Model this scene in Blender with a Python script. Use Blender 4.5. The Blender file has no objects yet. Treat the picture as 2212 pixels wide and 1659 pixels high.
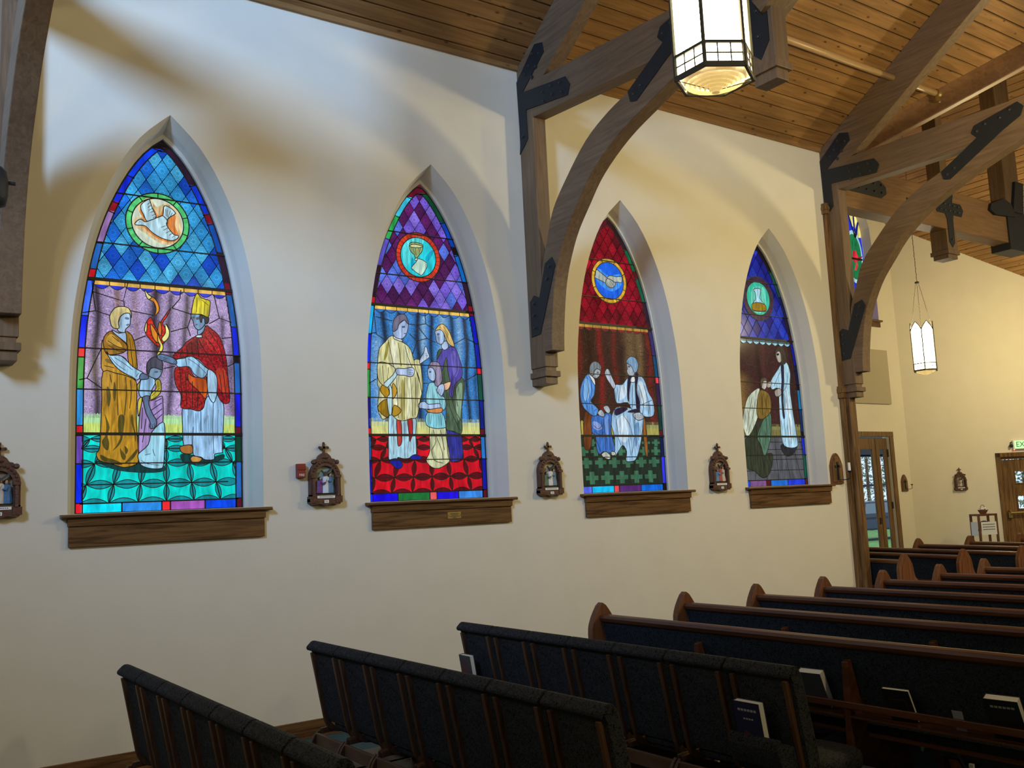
import bpy, bmesh, math, random
from mathutils import Vector, Matrix
from mathutils.geometry import tessellate_polygon
random.seed(7)
SC = bpy.context.scene
COL = SC.collection

# ------------------------------------------------------------------ camera
IW, IH = 2212.0, 1659.0
FPX, YAW, PITCH, ROLL = 2081.475, 0.6138, 0.1257, -0.0469
EYE = Vector((0.0, -7.5, 1.7528))
fwd = Vector((math.sin(YAW)*math.cos(PITCH), math.cos(YAW)*math.cos(PITCH), math.sin(PITCH)))
rt0 = Vector((math.cos(YAW), -math.sin(YAW), 0))
up0 = rt0.cross(fwd)
rt = rt0*math.cos(ROLL) + up0*math.sin(ROLL)
up = up0*math.cos(ROLL) - rt0*math.sin(ROLL)
cam_d = bpy.data.cameras.new('camera')
cam_d.sensor_fit = 'HORIZONTAL'; cam_d.sensor_width = 36.0
cam_d.lens = FPX/IW*36.0
cam_d.clip_start = 0.05; cam_d.clip_end = 200
cam = bpy.data.objects.new('camera', cam_d); COL.objects.link(cam)
M = Matrix((rt, up, -fwd)).transposed().to_4x4(); M.translation = EYE
cam.matrix_world = M
SC.camera = cam

# ------------------------------------------------------------------ colour management, sky, lights
SC.view_settings.view_transform = 'Standard'
SC.view_settings.look = 'None'
SC.view_settings.gamma = 1.0
SC.view_settings.use_curve_mapping = False
SC.view_settings.exposure = 0.0

world = bpy.data.worlds.new('sky'); SC.world = world; world.use_nodes = True
wn = world.node_tree
bg = wn.nodes['Background']
bg.inputs[0].default_value = (0.62, 0.76, 1.0, 1); bg.inputs[1].default_value = 1.6

def light_area(name, loc, target, sx, sy, power, col):
    d = bpy.data.lights.new(name, 'AREA'); d.shape = 'RECTANGLE'; d.size = sx; d.size_y = sy
    d.energy = power; d.color = col
    o = bpy.data.objects.new(name, d); COL.objects.link(o); o.location = loc
    o.rotation_euler = (Vector(target)-Vector(loc)).to_track_quat('-Z', 'Y').to_euler()
    return o
def light_point(name, loc, power, col, rad=0.18):
    d = bpy.data.lights.new(name, 'POINT'); d.energy = power; d.color = col; d.shadow_soft_size = rad
    o = bpy.data.objects.new(name, d); COL.objects.link(o); o.location = loc
    return o
DAY = (0.33, 0.58, 1.0); WARM = (1.0, 0.82, 0.42)
# daylight from an assumed, unbuilt tall window in the gable behind the camera
dl_ = light_area('assumed_gable_daylight', (-5.8, -8.2, 8.0), (2.2, 0, 6.4), 2.3, 2.8, 400, DAY)
dl_.data.spread = math.radians(62)          # beam narrowed to keep daylight high on the wall; no reveal is modelled
# warm point lights added for assumed nave lanterns outside the picture; none is modelled
light_point('assumed_lantern_light', (8.6, -4.3, 4.6), 330, WARM)
light_point('assumed_lantern_light', (-1.4, -4.3, 4.6), 75, WARM)
light_point('assumed_lantern_light', (3.7, -10.7, 4.6), 240, WARM)
light_point('assumed_lantern_light', (8.6, -10.7, 4.6), 170, WARM)
light_point('assumed_lantern_light', (13.6, -4.3, 4.8), 420, WARM)
light_point('assumed_lantern_light', (20.6, 0.9, 4.7), 380, WARM)

# ------------------------------------------------------------------ helpers
def ray(x, y):
    return rt*((x-IW/2)/FPX) - up*((y-IH/2)/FPX) + fwd
def on_y(x, y, Y):
    v = ray(x, y); return EYE + v*((Y-EYE.y)/v.y)
def s2l(c):
    c = c/255.0
    return c/12.92 if c <= 0.04045 else ((c+0.055)/1.055)**2.4
def rgb(r, g, b, a=1.0):
    return (s2l(r), s2l(g), s2l(b), a)

class MB:
    """collects shapes, then becomes ONE mesh object"""
    def __init__(s): s.v = []; s.f = []; s.c = []; s.uv = []; s.m = []; s.cur = 0
    def add(s, vs, fs, col=None, uvs=None):
        n = len(s.v); s.v += [tuple(p) for p in vs]
        for f in fs:
            s.f.append(tuple(i+n for i in f)); s.c.append(col); s.m.append(s.cur)
            s.uv.append([uvs[i] for i in f] if uvs else None)
        return s
    def box(s, x0, x1, y0, y1, z0, z1, col=None):
        vs = [(x0,y0,z0),(x1,y0,z0),(x1,y1,z0),(x0,y1,z0),(x0,y0,z1),(x1,y0,z1),(x1,y1,z1),(x0,y1,z1)]
        return s.add(vs, [(3,2,1,0),(4,5,6,7),(0,1,5,4),(1,2,6,5),(2,3,7,6),(3,0,4,7)], col)
    def prism(s, pts, axis, a, b, col=None):
        """closed polygon pts (2-D) extruded along axis from a to b"""
        n = len(pts)
        def p3(p, t):
            if axis == 'x': return (t, p[0], p[1])
            if axis == 'y': return (p[0], t, p[1])
            return (p[0], p[1], t)
        vs = [p3(p, a) for p in pts] + [p3(p, b) for p in pts]
        tri = tessellate_polygon([[Vector((p[0], p[1], 0)) for p in pts]])
        fs = [tuple(t) for t in tri] + [tuple(i+n for i in reversed(t)) for t in tri]
        fs += [(i, (i+1) % n, (i+1) % n+n, i+n) for i in range(n)]
        return s.add(vs, fs, col)
    def strip(s, A, B, axis, a, b, col=None):
        """solid band between two open polylines A and B (same length), thick from a to b along axis"""
        n = len(A)
        def p3(p, t):
            if axis == 'x': return (t, p[0], p[1])
            if axis == 'y': return (p[0], t, p[1])
            return (p[0], p[1], t)
        vs = [p3(p, a) for p in A]+[p3(p, a) for p in B]+[p3(p, b) for p in A]+[p3(p, b) for p in B]
        fs = []
        for i in range(n-1):
            fs += [(i, i+1, n+i+1, n+i), (2*n+i, 3*n+i, 3*n+i+1, 2*n+i+1), (i, 2*n+i, 2*n+i+1, i+1), (n+i, n+i+1, 3*n+i+1, 3*n+i)]
        fs += [(0, n, 3*n, 2*n), (n-1, 3*n-1, 4*n-1, 2*n-1)]
        return s.add(vs, fs, col)
    def tube(s, path, r, n=8, col=None, cap=True):
        path = [Vector(p) for p in path]; rs = r if isinstance(r, (list, tuple)) else [r]*len(path)
        vs = []; prev = None
        for i, p in enumerate(path):
            t = (path[min(i+1, len(path)-1)]-path[max(i-1, 0)]).normalized()
            if prev is None:
                a = t.cross(Vector((0,0,1)));
                if a.length < 1e-3: a = t.cross(Vector((1,0,0)))
                a.normalize()
            else:
                a = prev - t*prev.dot(t); a.normalize()
            prev = a; b = t.cross(a)
            for k in range(n):
                w = 2*math.pi*k/n
                vs.append(p + (a*math.cos(w)+b*math.sin(w))*rs[i])
        fs = []
        for i in range(len(path)-1):
            for k in range(n):
                fs.append((i*n+k, i*n+(k+1) % n, (i+1)*n+(k+1) % n, (i+1)*n+k))
        if cap: fs += [tuple(range(n-1, -1, -1)), tuple((len(path)-1)*n+k for k in range(n))]
        return s.add(vs, fs, col)
    def bar(s, path, w, h, upv=(0,0,1), col=None):
        """rectangular section w (sideways) x h (along up-ish) swept along path"""
        path = [Vector(p) for p in path]; U = Vector(upv); vs = []
        for i, p in enumerate(path):
            t = (path[min(i+1, len(path)-1)]-path[max(i-1, 0)]).normalized()
            sd = t.cross(U).normalized(); u2 = sd.cross(t)
            for a, b in ((-1,-1),(1,-1),(1,1),(-1,1)): vs.append(p+sd*(a*w/2)+u2*(b*h/2))
        fs = []
        for i in range(len(path)-1):
            for k in range(4): fs.append((i*4+k, i*4+(k+1) % 4, i*4+4+(k+1) % 4, i*4+4+k))
        e = (len(path)-1)*4
        fs += [(3,2,1,0), (e, e+1, e+2, e+3)]
        return s.add(vs, fs, col)
    def lathe(s, prof, c=(0,0,0), n=12, axis='z', col=None):
        vs = []
        for r, h in prof:
            for k in range(n):
                w = 2*math.pi*k/n; a, b = r*math.cos(w), r*math.sin(w)
                q = (a, b, h) if axis == 'z' else ((h, a, b) if axis == 'x' else (a, h, b))
                vs.append((c[0]+q[0], c[1]+q[1], c[2]+q[2]))
        fs = []
        for i in range(len(prof)-1):
            for k in range(n): fs.append((i*n+k, i*n+(k+1) % n, (i+1)*n+(k+1) % n, (i+1)*n+k))
        fs += [tuple(range(n-1, -1, -1)), tuple((len(prof)-1)*n+k for k in range(n))]
        return s.add(vs, fs, col)
    def ball(s, c, rx, ry, rz, n=10, m=6, col=None):
        prof = [(max(1e-4, math.sin(math.pi*i/m)), -math.cos(math.pi*i/m)) for i in range(m+1)]
        vs = []
        for r, h in prof:
            for k in range(n):
                w = 2*math.pi*k/n; vs.append((c[0]+rx*r*math.cos(w), c[1]+ry*r*math.sin(w), c[2]+rz*h))
        fs = []
        for i in range(m):
            for k in range(n): fs.append((i*n+k, i*n+(k+1) % n, (i+1)*n+(k+1) % n, (i+1)*n+k))
        return s.add(vs, fs, col)
    def build(s, name, mat, parent=None, loc=None, rot=None, smooth=False, bevel=0, normals=True):
        me = bpy.data.meshes.new(name); me.from_pydata(s.v, [], s.f)
        for mm in (mat if isinstance(mat, (list, tuple)) else [mat]): me.materials.append(mm)
        for p, mi in zip(me.polygons, s.m): p.material_index = mi
        if any(c is not None for c in s.c):
            at = me.color_attributes.new('Col', 'FLOAT_COLOR', 'CORNER')
            k = 0
            for p, c in zip(me.polygons, s.c):
                for j in range(p.loop_total):
                    cc = c[j] if (c is not None and not isinstance(c[0], float)) else c
                    at.data[p.loop_start+j].color = cc if cc is not None else (1,1,1,1)
        if any(u is not None for u in s.uv):
            ul = me.uv_layers.new(name='UVMap')
            for p, u in zip(me.polygons, s.uv):
                if u:
                    for j in range(p.loop_total): ul.data[p.loop_start+j].uv = u[j]
        if normals:
            bm = bmesh.new(); bm.from_mesh(me); bmesh.ops.recalc_face_normals(bm, faces=bm.faces); bm.to_mesh(me); bm.free()
        if smooth:
            for p in me.polygons: p.use_smooth = True
        o = bpy.data.objects.new(name, me); COL.objects.link(o)
        if parent is not None: o.parent = parent
        if loc is not None: o.location = loc
        if rot is not None: o.rotation_euler = rot
        if bevel:
            b = o.modifiers.new('Bevel', 'BEVEL'); b.width = bevel; b.segments = 2; b.limit_method = 'ANGLE'; b.angle_limit = math.radians(40)
        return o

def tag(o, label=None, cat=None, group=None, kind=None):
    if label: o['label'] = label
    if cat: o['category'] = cat
    if group: o['group'] = group
    if kind: o['kind'] = kind
    return o
def thing(name, label, cat, loc=(0,0,0), rz=0, group=None):
    o = bpy.data.objects.new(name, None); COL.objects.link(o); o.empty_display_size = 0.1
    o.location = loc; o.rotation_euler = (0, 0, rz)
    return tag(o, label, cat, group)
def structure(name, label, cat, loc=(0,0,0)):
    o = bpy.data.objects.new(name, None); COL.objects.link(o); o.location = loc; o.empty_display_size = 0.1
    return tag(o, label, cat, None, 'structure')
def copy_tree(o, parent=None):
    c = o.copy(); COL.objects.link(c)
    if parent is not None: c.parent = parent
    for ch in list(o.children): copy_tree(ch, c)
    return c
def catmull(pts, closed=True, n=4):
    out = []; N = len(pts)
    rng = range(N) if closed else range(N-1)
    for i in rng:
        if closed: p0, p1, p2, p3 = pts[i-1], pts[i], pts[(i+1) % N], pts[(i+2) % N]
        else: p0, p1, p2, p3 = pts[max(i-1, 0)], pts[i], pts[i+1], pts[min(i+2, N-1)]
        for k in range(n):
            t = k/n
            out.append(tuple(0.5*(2*p1[d]+(p2[d]-p0[d])*t+(2*p0[d]-5*p1[d]+4*p2[d]-p3[d])*t*t+(3*p1[d]-p0[d]-3*p2[d]+p3[d])*t**3) for d in range(len(p1))))
    if not closed: out.append(tuple(pts[-1]))
    return out
def text_mesh(name, body, size, mat, parent, matrix, depth=0.002, align='CENTER'):
    cu = bpy.data.curves.new(name, 'FONT'); cu.body = body; cu.size = size; cu.extrude = depth; cu.align_x = align; cu.align_y = 'CENTER'
    tmp = bpy.data.objects.new(name+'_tmp', cu); COL.objects.link(tmp)
    bpy.context.view_layer.update()
    me = bpy.data.meshes.new_from_object(tmp.evaluated_get(bpy.context.evaluated_depsgraph_get()))
    bpy.data.objects.remove(tmp); bpy.data.curves.remove(cu)
    me.materials.clear(); me.materials.append(mat); me.transform(matrix); me.name = name
    o = bpy.data.objects.new(name, me); COL.objects.link(o); o.parent = parent
    return o

# ------------------------------------------------------------------ materials
def new_mat(name):
    m = bpy.data.materials.new(name); m.use_nodes = True; nt = m.node_tree
    b = nt.nodes['Principled BSDF']
    return m, nt, b
def N(nt, t, **kw):
    n = nt.nodes.new(t)
    for k, v in kw.items(): setattr(n, k, v)
    return n
def ramp(nt, stops):
    r = N(nt, 'ShaderNodeValToRGB'); e = r.color_ramp.elements
    while len(e) < len(stops): e.new(0.5)
    for el, (p, c) in zip(e, stops): el.position = p; el.color = c
    return r
def plain(name, col, rough=0.6, metal=0.0, spec=0.5, var=0.0, scale=8, bump=0.0, bscale=60):
    m, nt, b = new_mat(name)
    b.inputs['Base Color'].default_value = col; b.inputs['Roughness'].default_value = rough
    b.inputs['Metallic'].default_value = metal; b.inputs['Specular IOR Level'].default_value = spec
    tc = N(nt, 'ShaderNodeTexCoord')
    if var:
        no = N(nt, 'ShaderNodeTexNoise'); no.inputs['Scale'].default_value = scale; no.inputs['Detail'].default_value = 5
        nt.links.new(tc.outputs['Object'], no.inputs['Vector'])
        lo = tuple(c*(1-var) for c in col[:3])+(1,); hi = tuple(min(1, c*(1+var)) for c in col[:3])+(1,)
        r = ramp(nt, [(0.3, lo), (0.7, hi)]); nt.links.new(no.outputs['Fac'], r.inputs[0]); nt.links.new(r.outputs[0], b.inputs['Base Color'])
    if bump:
        n2 = N(nt, 'ShaderNodeTexNoise'); n2.inputs['Scale'].default_value = bscale; n2.inputs['Detail'].default_value = 4
        nt.links.new(tc.outputs['Object'], n2.inputs['Vector'])
        bp = N(nt, 'ShaderNodeBump'); bp.inputs['Strength'].default_value = bump; bp.inputs['Distance'].default_value = 0.01
        nt.links.new(n2.outputs['Fac'], bp.inputs['Height']); nt.links.new(bp.outputs[0], b.inputs['Normal'])
    return m
def wood(name, dark, light, axis='x', rough=0.5, scale=1.0, knots=False, spec=0.35, contrast=(0.3, 0.72)):
    m, nt, b = new_mat(name)
    tc = N(nt, 'ShaderNodeTexCoord'); mp = N(nt, 'ShaderNodeMapping')
    st = {'x': (0.55, 9, 9), 'y': (9, 0.55, 9), 'z': (9, 9, 0.55)}[axis]
    mp.inputs['Scale'].default_value = tuple(v*scale for v in st)
    nt.links.new(tc.outputs['Object'], mp.inputs['Vector'])
    wv = N(nt, 'ShaderNodeTexNoise'); wv.inputs['Scale'].default_value = 2.2; wv.inputs['Detail'].default_value = 7; wv.inputs['Distortion'].default_value = 0.9; wv.inputs['Roughness'].default_value = 0.6
    nt.links.new(mp.outputs[0], wv.inputs['Vector'])
    r = ramp(nt, [(contrast[0], dark), (contrast[1], light)])
    nt.links.new(wv.outputs['Fac'], r.inputs[0]); last = r.outputs[0]
    n2 = N(nt, 'ShaderNodeTexNoise'); n2.inputs['Scale'].default_value = 0.7; n2.inputs['Detail'].default_value = 2
    nt.links.new(tc.outputs['Object'], n2.inputs['Vector'])
    r2 = ramp(nt, [(0.3, (0.75, 0.75, 0.75, 1)), (0.7, (1.12, 1.1, 1.05, 1))]); nt.links.new(n2.outputs['Fac'], r2.inputs[0])
    mx = N(nt, 'ShaderNodeMixRGB', blend_type='MULTIPLY'); mx.inputs[0].default_value = 1
    nt.links.new(last, mx.inputs[1]); nt.links.new(r2.outputs[0], mx.inputs[2]); last = mx.outputs[0]
    if knots:
        mk = N(nt, 'ShaderNodeMapping'); mk.inputs['Scale'].default_value = {'x': (4.2, 9, 9), 'y': (9, 4.2, 9), 'z': (9, 9, 4.2)}[axis]
        nt.links.new(tc.outputs['Object'], mk.inputs['Vector'])
        vo = N(nt, 'ShaderNodeTexVoronoi'); vo.inputs['Scale'].default_value = 1.0; vo.inputs['Randomness'].default_value = 1
        nt.links.new(mk.outputs[0], vo.inputs['Vector'])
        rk = ramp(nt, [(0.05, (0.16, 0.09, 0.05, 1)), (0.15, (1, 1, 1, 1))]); nt.links.new(vo.outputs['Distance'], rk.inputs[0])
        mk2 = N(nt, 'ShaderNodeMixRGB', blend_type='MULTIPLY'); mk2.inputs[0].default_value = 0.9
        nt.links.new(last, mk2.inputs[1]); nt.links.new(rk.outputs[0], mk2.inputs[2]); last = mk2.outputs[0]
    nt.links.new(last, b.inputs['Base Color'])
    b.inputs['Roughness'].default_value = rough; b.inputs['Specular IOR Level'].default_value = spec
    return m
def fabric(name, dark, light, scale=70, rough=0.95):
    m, nt, b = new_mat(name)
    tc = N(nt, 'ShaderNodeTexCoord')
    no = N(nt, 'ShaderNodeTexNoise'); no.inputs['Scale'].default_value = scale; no.inputs['Detail'].default_value = 1.5; no.inputs['Distortion'].default_value = 1.6
    nt.links.new(tc.outputs['Object'], no.inputs['Vector'])
    # squiggly woven pattern: thin bands of the noise
    mt = N(nt, 'ShaderNodeMath', operation='MULTIPLY'); mt.inputs[1].default_value = 16; nt.links.new(no.outputs['Fac'], mt.inputs[0])
    sn = N(nt, 'ShaderNodeMath', operation='SINE'); nt.links.new(mt.outputs[0], sn.inputs[0])
    r = ramp(nt, [(0.42, dark), (0.62, light)])
    ad = N(nt, 'ShaderNodeMath', operation='MULTIPLY_ADD'); ad.inputs[1].default_value = 0.5; ad.inputs[2].default_value = 0.5
    nt.links.new(sn.outputs[0], ad.inputs[0]); nt.links.new(ad.outputs[0], r.inputs[0])
    nt.links.new(r.outputs[0], b.inputs['Base Color'])
    b.inputs['Roughness'].default_value = rough; b.inputs['Specular IOR Level'].default_value = 0.15
    return m
def glow(name, col, strength):
    m, nt, b = new_mat(name)
    b.inputs['Base Color'].default_value = (0.8, 0.8, 0.78, 1); b.inputs['Roughness'].default_value = 0.4
    b.inputs['Emission Color'].default_value = col; b.inputs['Emission Strength'].default_value = strength
    return m
GLASS_GAIN = 1.0
def stained(name, mode, var=(0.72, 1.2), scale=14):
    """daylit coloured glass: the colour of each piece is on the mesh, the texture of the glass is procedural"""
    m, nt, b = new_mat(name)
    at = N(nt, 'ShaderNodeAttribute', attribute_name='Col')
    tc = N(nt, 'ShaderNodeTexCoord'); mp = N(nt, 'ShaderNodeMapping')
    nt.links.new(tc.outputs['Object'], mp.inputs['Vector'])
    no = N(nt, 'ShaderNodeTexNoise'); no.inputs['Detail'].default_value = 4; no.inputs['Distortion'].default_value = 0.6
    no.inputs['Scale'].default_value = scale
    if mode == 'streak': mp.inputs['Scale'].default_value = (1, 1, 0.3)
    if mode == 'fold': mp.inputs['Scale'].default_value = (1, 1, 0.16)
    if mode == 'grass': mp.inputs['Scale'].default_value = (5, 5, 0.5)
    nt.links.new(mp.outputs[0], no.inputs['Vector'])
    r = ramp(nt, [(0.3, (var[0],)*3+(1,)), (0.7, (var[1],)*3+(1,))]); nt.links.new(no.outputs['Fac'], r.inputs[0])
    mx = N(nt, 'ShaderNodeMixRGB', blend_type='MULTIPLY'); mx.inputs[0].default_value = 1
    nt.links.new(at.outputs['Color'], mx.inputs[1]); nt.links.new(r.outputs[0], mx.inputs[2]); last = mx.outputs[0]
    if mode == 'swirl':
        n2 = N(nt, 'ShaderNodeTexNoise'); n2.inputs['Scale'].default_value = 17; n2.inputs['Detail'].default_value = 0.6; n2.inputs['Distortion'].default_value = 1.6
        nt.links.new(tc.outputs['Object'], n2.inputs['Vector'])
        a = N(nt, 'ShaderNodeMath', operation='MULTIPLY'); a.inputs[1].default_value = 42; nt.links.new(n2.outputs['Fac'], a.inputs[0])
        sn = N(nt, 'ShaderNodeMath', operation='SINE'); nt.links.new(a.outputs[0], sn.inputs[0])
        rr = ramp(nt, [(0.0, (0.5,)*3+(1,)), (0.16, (0.88,)*3+(1,)), (0.8, (1.0,)*3+(1,)), (0.95, (1.6, 1.5, 1.4, 1))])
        ad = N(nt, 'ShaderNodeMath', operation='MULTIPLY_ADD'); ad.inputs[1].default_value = 0.5; ad.inputs[2].default_value = 0.5
        nt.links.new(sn.outputs[0], ad.inputs[0]); nt.links.new(ad.outputs[0], rr.inputs[0])
        m2 = N(nt, 'ShaderNodeMixRGB', blend_type='MULTIPLY'); m2.inputs[0].default_value = 0.8
        nt.links.new(last, m2.inputs[1]); nt.links.new(rr.outputs[0], m2.inputs[2]); last = m2.outputs[0]
    if mode == 'diamond':
        uv = N(nt, 'ShaderNodeUVMap'); uv.uv_map = 'UVMap'
        ln = N(nt, 'ShaderNodeVectorMath', operation='LENGTH'); nt.links.new(uv.outputs[0], ln.inputs[0])
        sx = N(nt, 'ShaderNodeSeparateXYZ'); nt.links.new(uv.outputs[0], sx.inputs[0])
        an = N(nt, 'ShaderNodeMath', operation='ARCTAN2'); nt.links.new(sx.outputs[1], an.inputs[0]); nt.links.new(sx.outputs[0], an.inputs[1])
        m8 = N(nt, 'ShaderNodeMath', operation='MULTIPLY'); m8.inputs[1].default_value = 8; nt.links.new(an.outputs[0], m8.inputs[0])
        cs = N(nt, 'ShaderNodeMath', operation='COSINE'); nt.links.new(m8.outputs[0], cs.inputs[0])
        w1 = N(nt, 'ShaderNodeMath', operation='MULTIPLY_ADD'); w1.inputs[1].default_value = 0.06; nt.links.new(cs.outputs[0], w1.inputs[0]); nt.links.new(ln.outputs['Value'], w1.inputs[2])
        rr = ramp(nt, [(0.0, (0.85,)*3+(1,)), (0.15, (0.7,)*3+(1,)), (0.19, (2.1, 1.8, 1.5, 1)), (0.24, (2.0, 1.75, 1.45, 1)), (0.28, (0.6,)*3+(1,)), (0.42, (1.2,)*3+(1,)), (0.5, (0.6,)*3+(1,)), (0.58, (1.6, 1.45, 1.25, 1)), (0.68, (0.75,)*3+(1,))])
        nt.links.new(w1.outputs[0], rr.inputs[0])
        m2 = N(nt, 'ShaderNodeMixRGB', blend_type='MULTIPLY'); m2.inputs[0].default_value = 0.75
        nt.links.new(last, m2.inputs[1]); nt.links.new(rr.outputs[0], m2.inputs[2]); last = m2.outputs[0]
    b.inputs['Base Color'].default_value = (0.01, 0.01, 0.012, 1); b.inputs['Roughness'].default_value = 0.15; b.inputs['Specular IOR Level'].default_value = 0.06
    nt.links.new(last, b.inputs['Emission Color']); b.inputs['Emission Strength'].default_value = GLASS_GAIN
    return m

WALL = plain('wall_paint', (0.70, 0.655, 0.56, 1), 0.9, spec=0.2, var=0.02, scale=3, bump=0.06, bscale=55)
WALLB = plain('wall_paint_warm', (0.70, 0.655, 0.56, 1), 0.9, spec=0.2, var=0.02, scale=3, bump=0.06, bscale=55)
CARPET = plain('carpet', (0.045, 0.085, 0.105, 1), 1.0, spec=0.05, var=0.25, scale=40, bump=0.3, bscale=200)
PLANK = wood('cedar_plank', (0.20, 0.098, 0.034, 1), (0.36, 0.195, 0.075, 1), 'x', 0.45, 1.0, True)
PLANKY = wood('cedar_plank_cross', (0.20, 0.098, 0.032, 1), (0.42, 0.23, 0.09, 1), 'y', 0.45, 1.0, True)
GROOVE = plain('groove_black', (0.004, 0.003, 0.002, 1), 0.9)
TIM_Y = wood('fir_timber_y', (0.115, 0.072, 0.042, 1), (0.20, 0.128, 0.078, 1), 'y', 0.55, 1.4)
TIM_Z = wood('fir_timber_z', (0.115, 0.072, 0.042, 1), (0.20, 0.128, 0.078, 1), 'z', 0.55, 1.4)
TIM_X = wood('fir_timber_x', (0.145, 0.080, 0.038, 1), (0.25, 0.14, 0.068, 1), 'x', 0.55, 1.4)
VALLEY = wood('valley_timber', (0.19, 0.105, 0.06, 1), (0.30, 0.17, 0.10, 1), 'y', 0.4, 0.8)
OAK_X = wood('oak_x', (0.062, 0.026, 0.009, 1), (0.165, 0.082, 0.030, 1), 'x', 0.42, 1.6, contrast=(0.38, 0.56))
OAK_Z = wood('oak_z', (0.085, 0.042, 0.014, 1), (0.22, 0.12, 0.048, 1), 'z', 0.42, 1.6, contrast=(0.36, 0.6))
PEW = wood('pew_wood', (0.055, 0.018, 0.008, 1), (0.14, 0.055, 0.026, 1), 'y', 0.28, 1.0, spec=0.5)
PEWZ = wood('pew_end_wood', (0.10, 0.036, 0.015, 1), (0.21, 0.09, 0.042, 1), 'z', 0.35, 1.0, spec=0.4)
CHWOOD = wood('chair_wood', (0.055, 0.024, 0.012, 1), (0.13, 0.065, 0.036, 1), 'z', 0.42, 1.0)
CHRAIL = wood('chair_rail_wood', (0.12, 0.065, 0.04, 1), (0.22, 0.13, 0.085, 1), 'y', 0.45, 1.0)
CHFAB = fabric('chair_fabric', (0.006, 0.0075, 0.0105, 1), (0.036, 0.040, 0.048, 1), 75)
PEWFAB = fabric('pew_fabric', (0.005, 0.0075, 0.0115, 1), (0.025, 0.033, 0.045, 1), 62)
STEEL = plain('black_steel', (0.012, 0.014, 0.018, 1), 0.55, 0.0, 0.4, bump=0.15, bscale=120)
BOLT = plain('bolt_steel', (0.02, 0.022, 0.026, 1), 0.45, 0.0, 0.6)
LEAD = plain('lead_came', (0.006, 0.006, 0.008, 1), 0.5, 0.0, 0.4)
BRONZE = plain('lantern_bronze', (0.06, 0.055, 0.035, 1), 0.45, 0.4)
BRASS = plain('brass', (0.55, 0.42, 0.17, 1), 0.3, 0.9)
WHITE = plain('white_plastic', (0.75, 0.75, 0.73, 1), 0.5)
PAPER = plain('paper', (0.78, 0.78, 0.76, 1), 0.8)
FRAMEW = plain('window_trim_white', (0.62, 0.62, 0.60, 1), 0.6)
PLQ = plain('plaque_resin', (0.085, 0.032, 0.020, 1), 0.5, var=0.3, scale=30, bump=0.4, bscale=70)
def colored(name, rough=0.6):
    m, nt, b = new_mat(name); at = N(nt, 'ShaderNodeAttribute', attribute_name='Col')
    nt.links.new(at.outputs['Color'], b.inputs['Base Color']); b.inputs['Roughness'].default_value = rough
    return m
PAINTED = colored('painted_relief')
G_PLAIN = stained('glass_streaky', 'streak', (0.6, 1.3), 16)
G_DIA = stained('glass_rosette', 'diamond', (0.6, 1.25), 5)
G_CURT = stained('glass_swirl', 'swirl', (0.85, 1.1), 6)
G_FIG = stained('glass_painted', 'streak', (0.62, 1.22), 22)
G_FOLD = stained('glass_robe', 'fold', (0.42, 1.3), 34)
G_BROC = stained('glass_brocade', 'plain', (0.12, 1.9), 75)
G_GRASS = stained('glass_grass', 'grass', (0.55, 1.25), 18)
# ================================================================== the room
WXC = [2.0820, 4.4720, 6.8200, 9.2200]      # window centres along the left wall
XT = [0.84, 5.52, 10.34]                    # left faces of the three trusses
TW = 0.155                                  # timber thickness
CZ, CS = 6.15, 0.64                         # ceiling height at the wall, slope
BW = Vector((20.02, 5.37, 0)); BD = Vector((math.cos(-0.62), math.sin(-0.62), 0))   # back wall start and direction
YT = 5.37                                   # transept wall
# half widths of the pointed opening by height
ARCH = [(1.84, 0.724), (2.4, 0.724), (2.9, 0.721), (3.3, 0.700), (3.68, 0.645), (3.9, 0.60), (4.13, 0.535), (4.35, 0.45), (4.58, 0.335), (4.78, 0.195), (4.965, 0.0)]
def arch_loop(off=0.0, z0=1.84):
    """closed loop of the opening, shrunk by off; left side up, over the apex, right side down"""
    pts = [(h, z) for z, h in ARCH]
    fine = catmull(pts, closed=False, n=3)
    res = []
    for i, (h, z) in enumerate(fine):
        a = fine[max(i-1, 0)]; b = fine[min(i+1, len(fine)-1)]
        t = Vector((b[0]-a[0], b[1]-a[1])).normalized(); nrm = Vector((t.y, -t.x))
        res.append((h-nrm.x*off, z-nrm.y*off))
    res = [(max(h, 0.0), z) for h, z in res]
    if off > 0:
        h0, z0_ = res[-2]; res[-1] = (0.0, min(4.965-off*1.45, z0_+h0*1.0))
        res = [p for p in res[:-1] if p[0] > 0.012 and p[1] < res[-1][1]] + [res[-1]]
    res[0] = (res[0][0], z0)
    left = [(-h, z) for h, z in res]; right = [(h, z) for h, z in reversed(res[:-1])]
    return left+right
def resample(loop, n):
    """loop resampled by its height so that loops with different offset pair up"""
    L = [0.0]
    for a, b in zip(loop, loop[1:]): L.append(L[-1]+math.dist(a, b))
    out = []
    for k in range(n):
        t = L[-1]*k/(n-1); i = 0
        while i < len(L)-2 and L[i+1] < t: i += 1
        u = (t-L[i])/max(1e-9, L[i+1]-L[i]); out.append((loop[i][0]+(loop[i+1][0]-loop[i][0])*u, loop[i][1]+(loop[i+1][1]-loop[i][1])*u))
    return out
NR = 61
LOOP0 = resample(arch_loop(0.0), NR)
LOOP1 = resample(arch_loop(0.042), NR)
LOOP2 = resample(arch_loop(0.058), NR)
LOOP3 = resample(arch_loop(0.095), NR)
YG = 0.24                                   # plane of the glass

# floor
MB().add([(-6, -18, 0), (24, -18, 0), (24, 5.6, 0), (-6, 5.6, 0)], [(0, 1, 2, 3)]).build('floor', CARPET)
tag(bpy.data.objects['floor'], 'dark teal carpeted church floor', 'floor', kind='structure')

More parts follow.
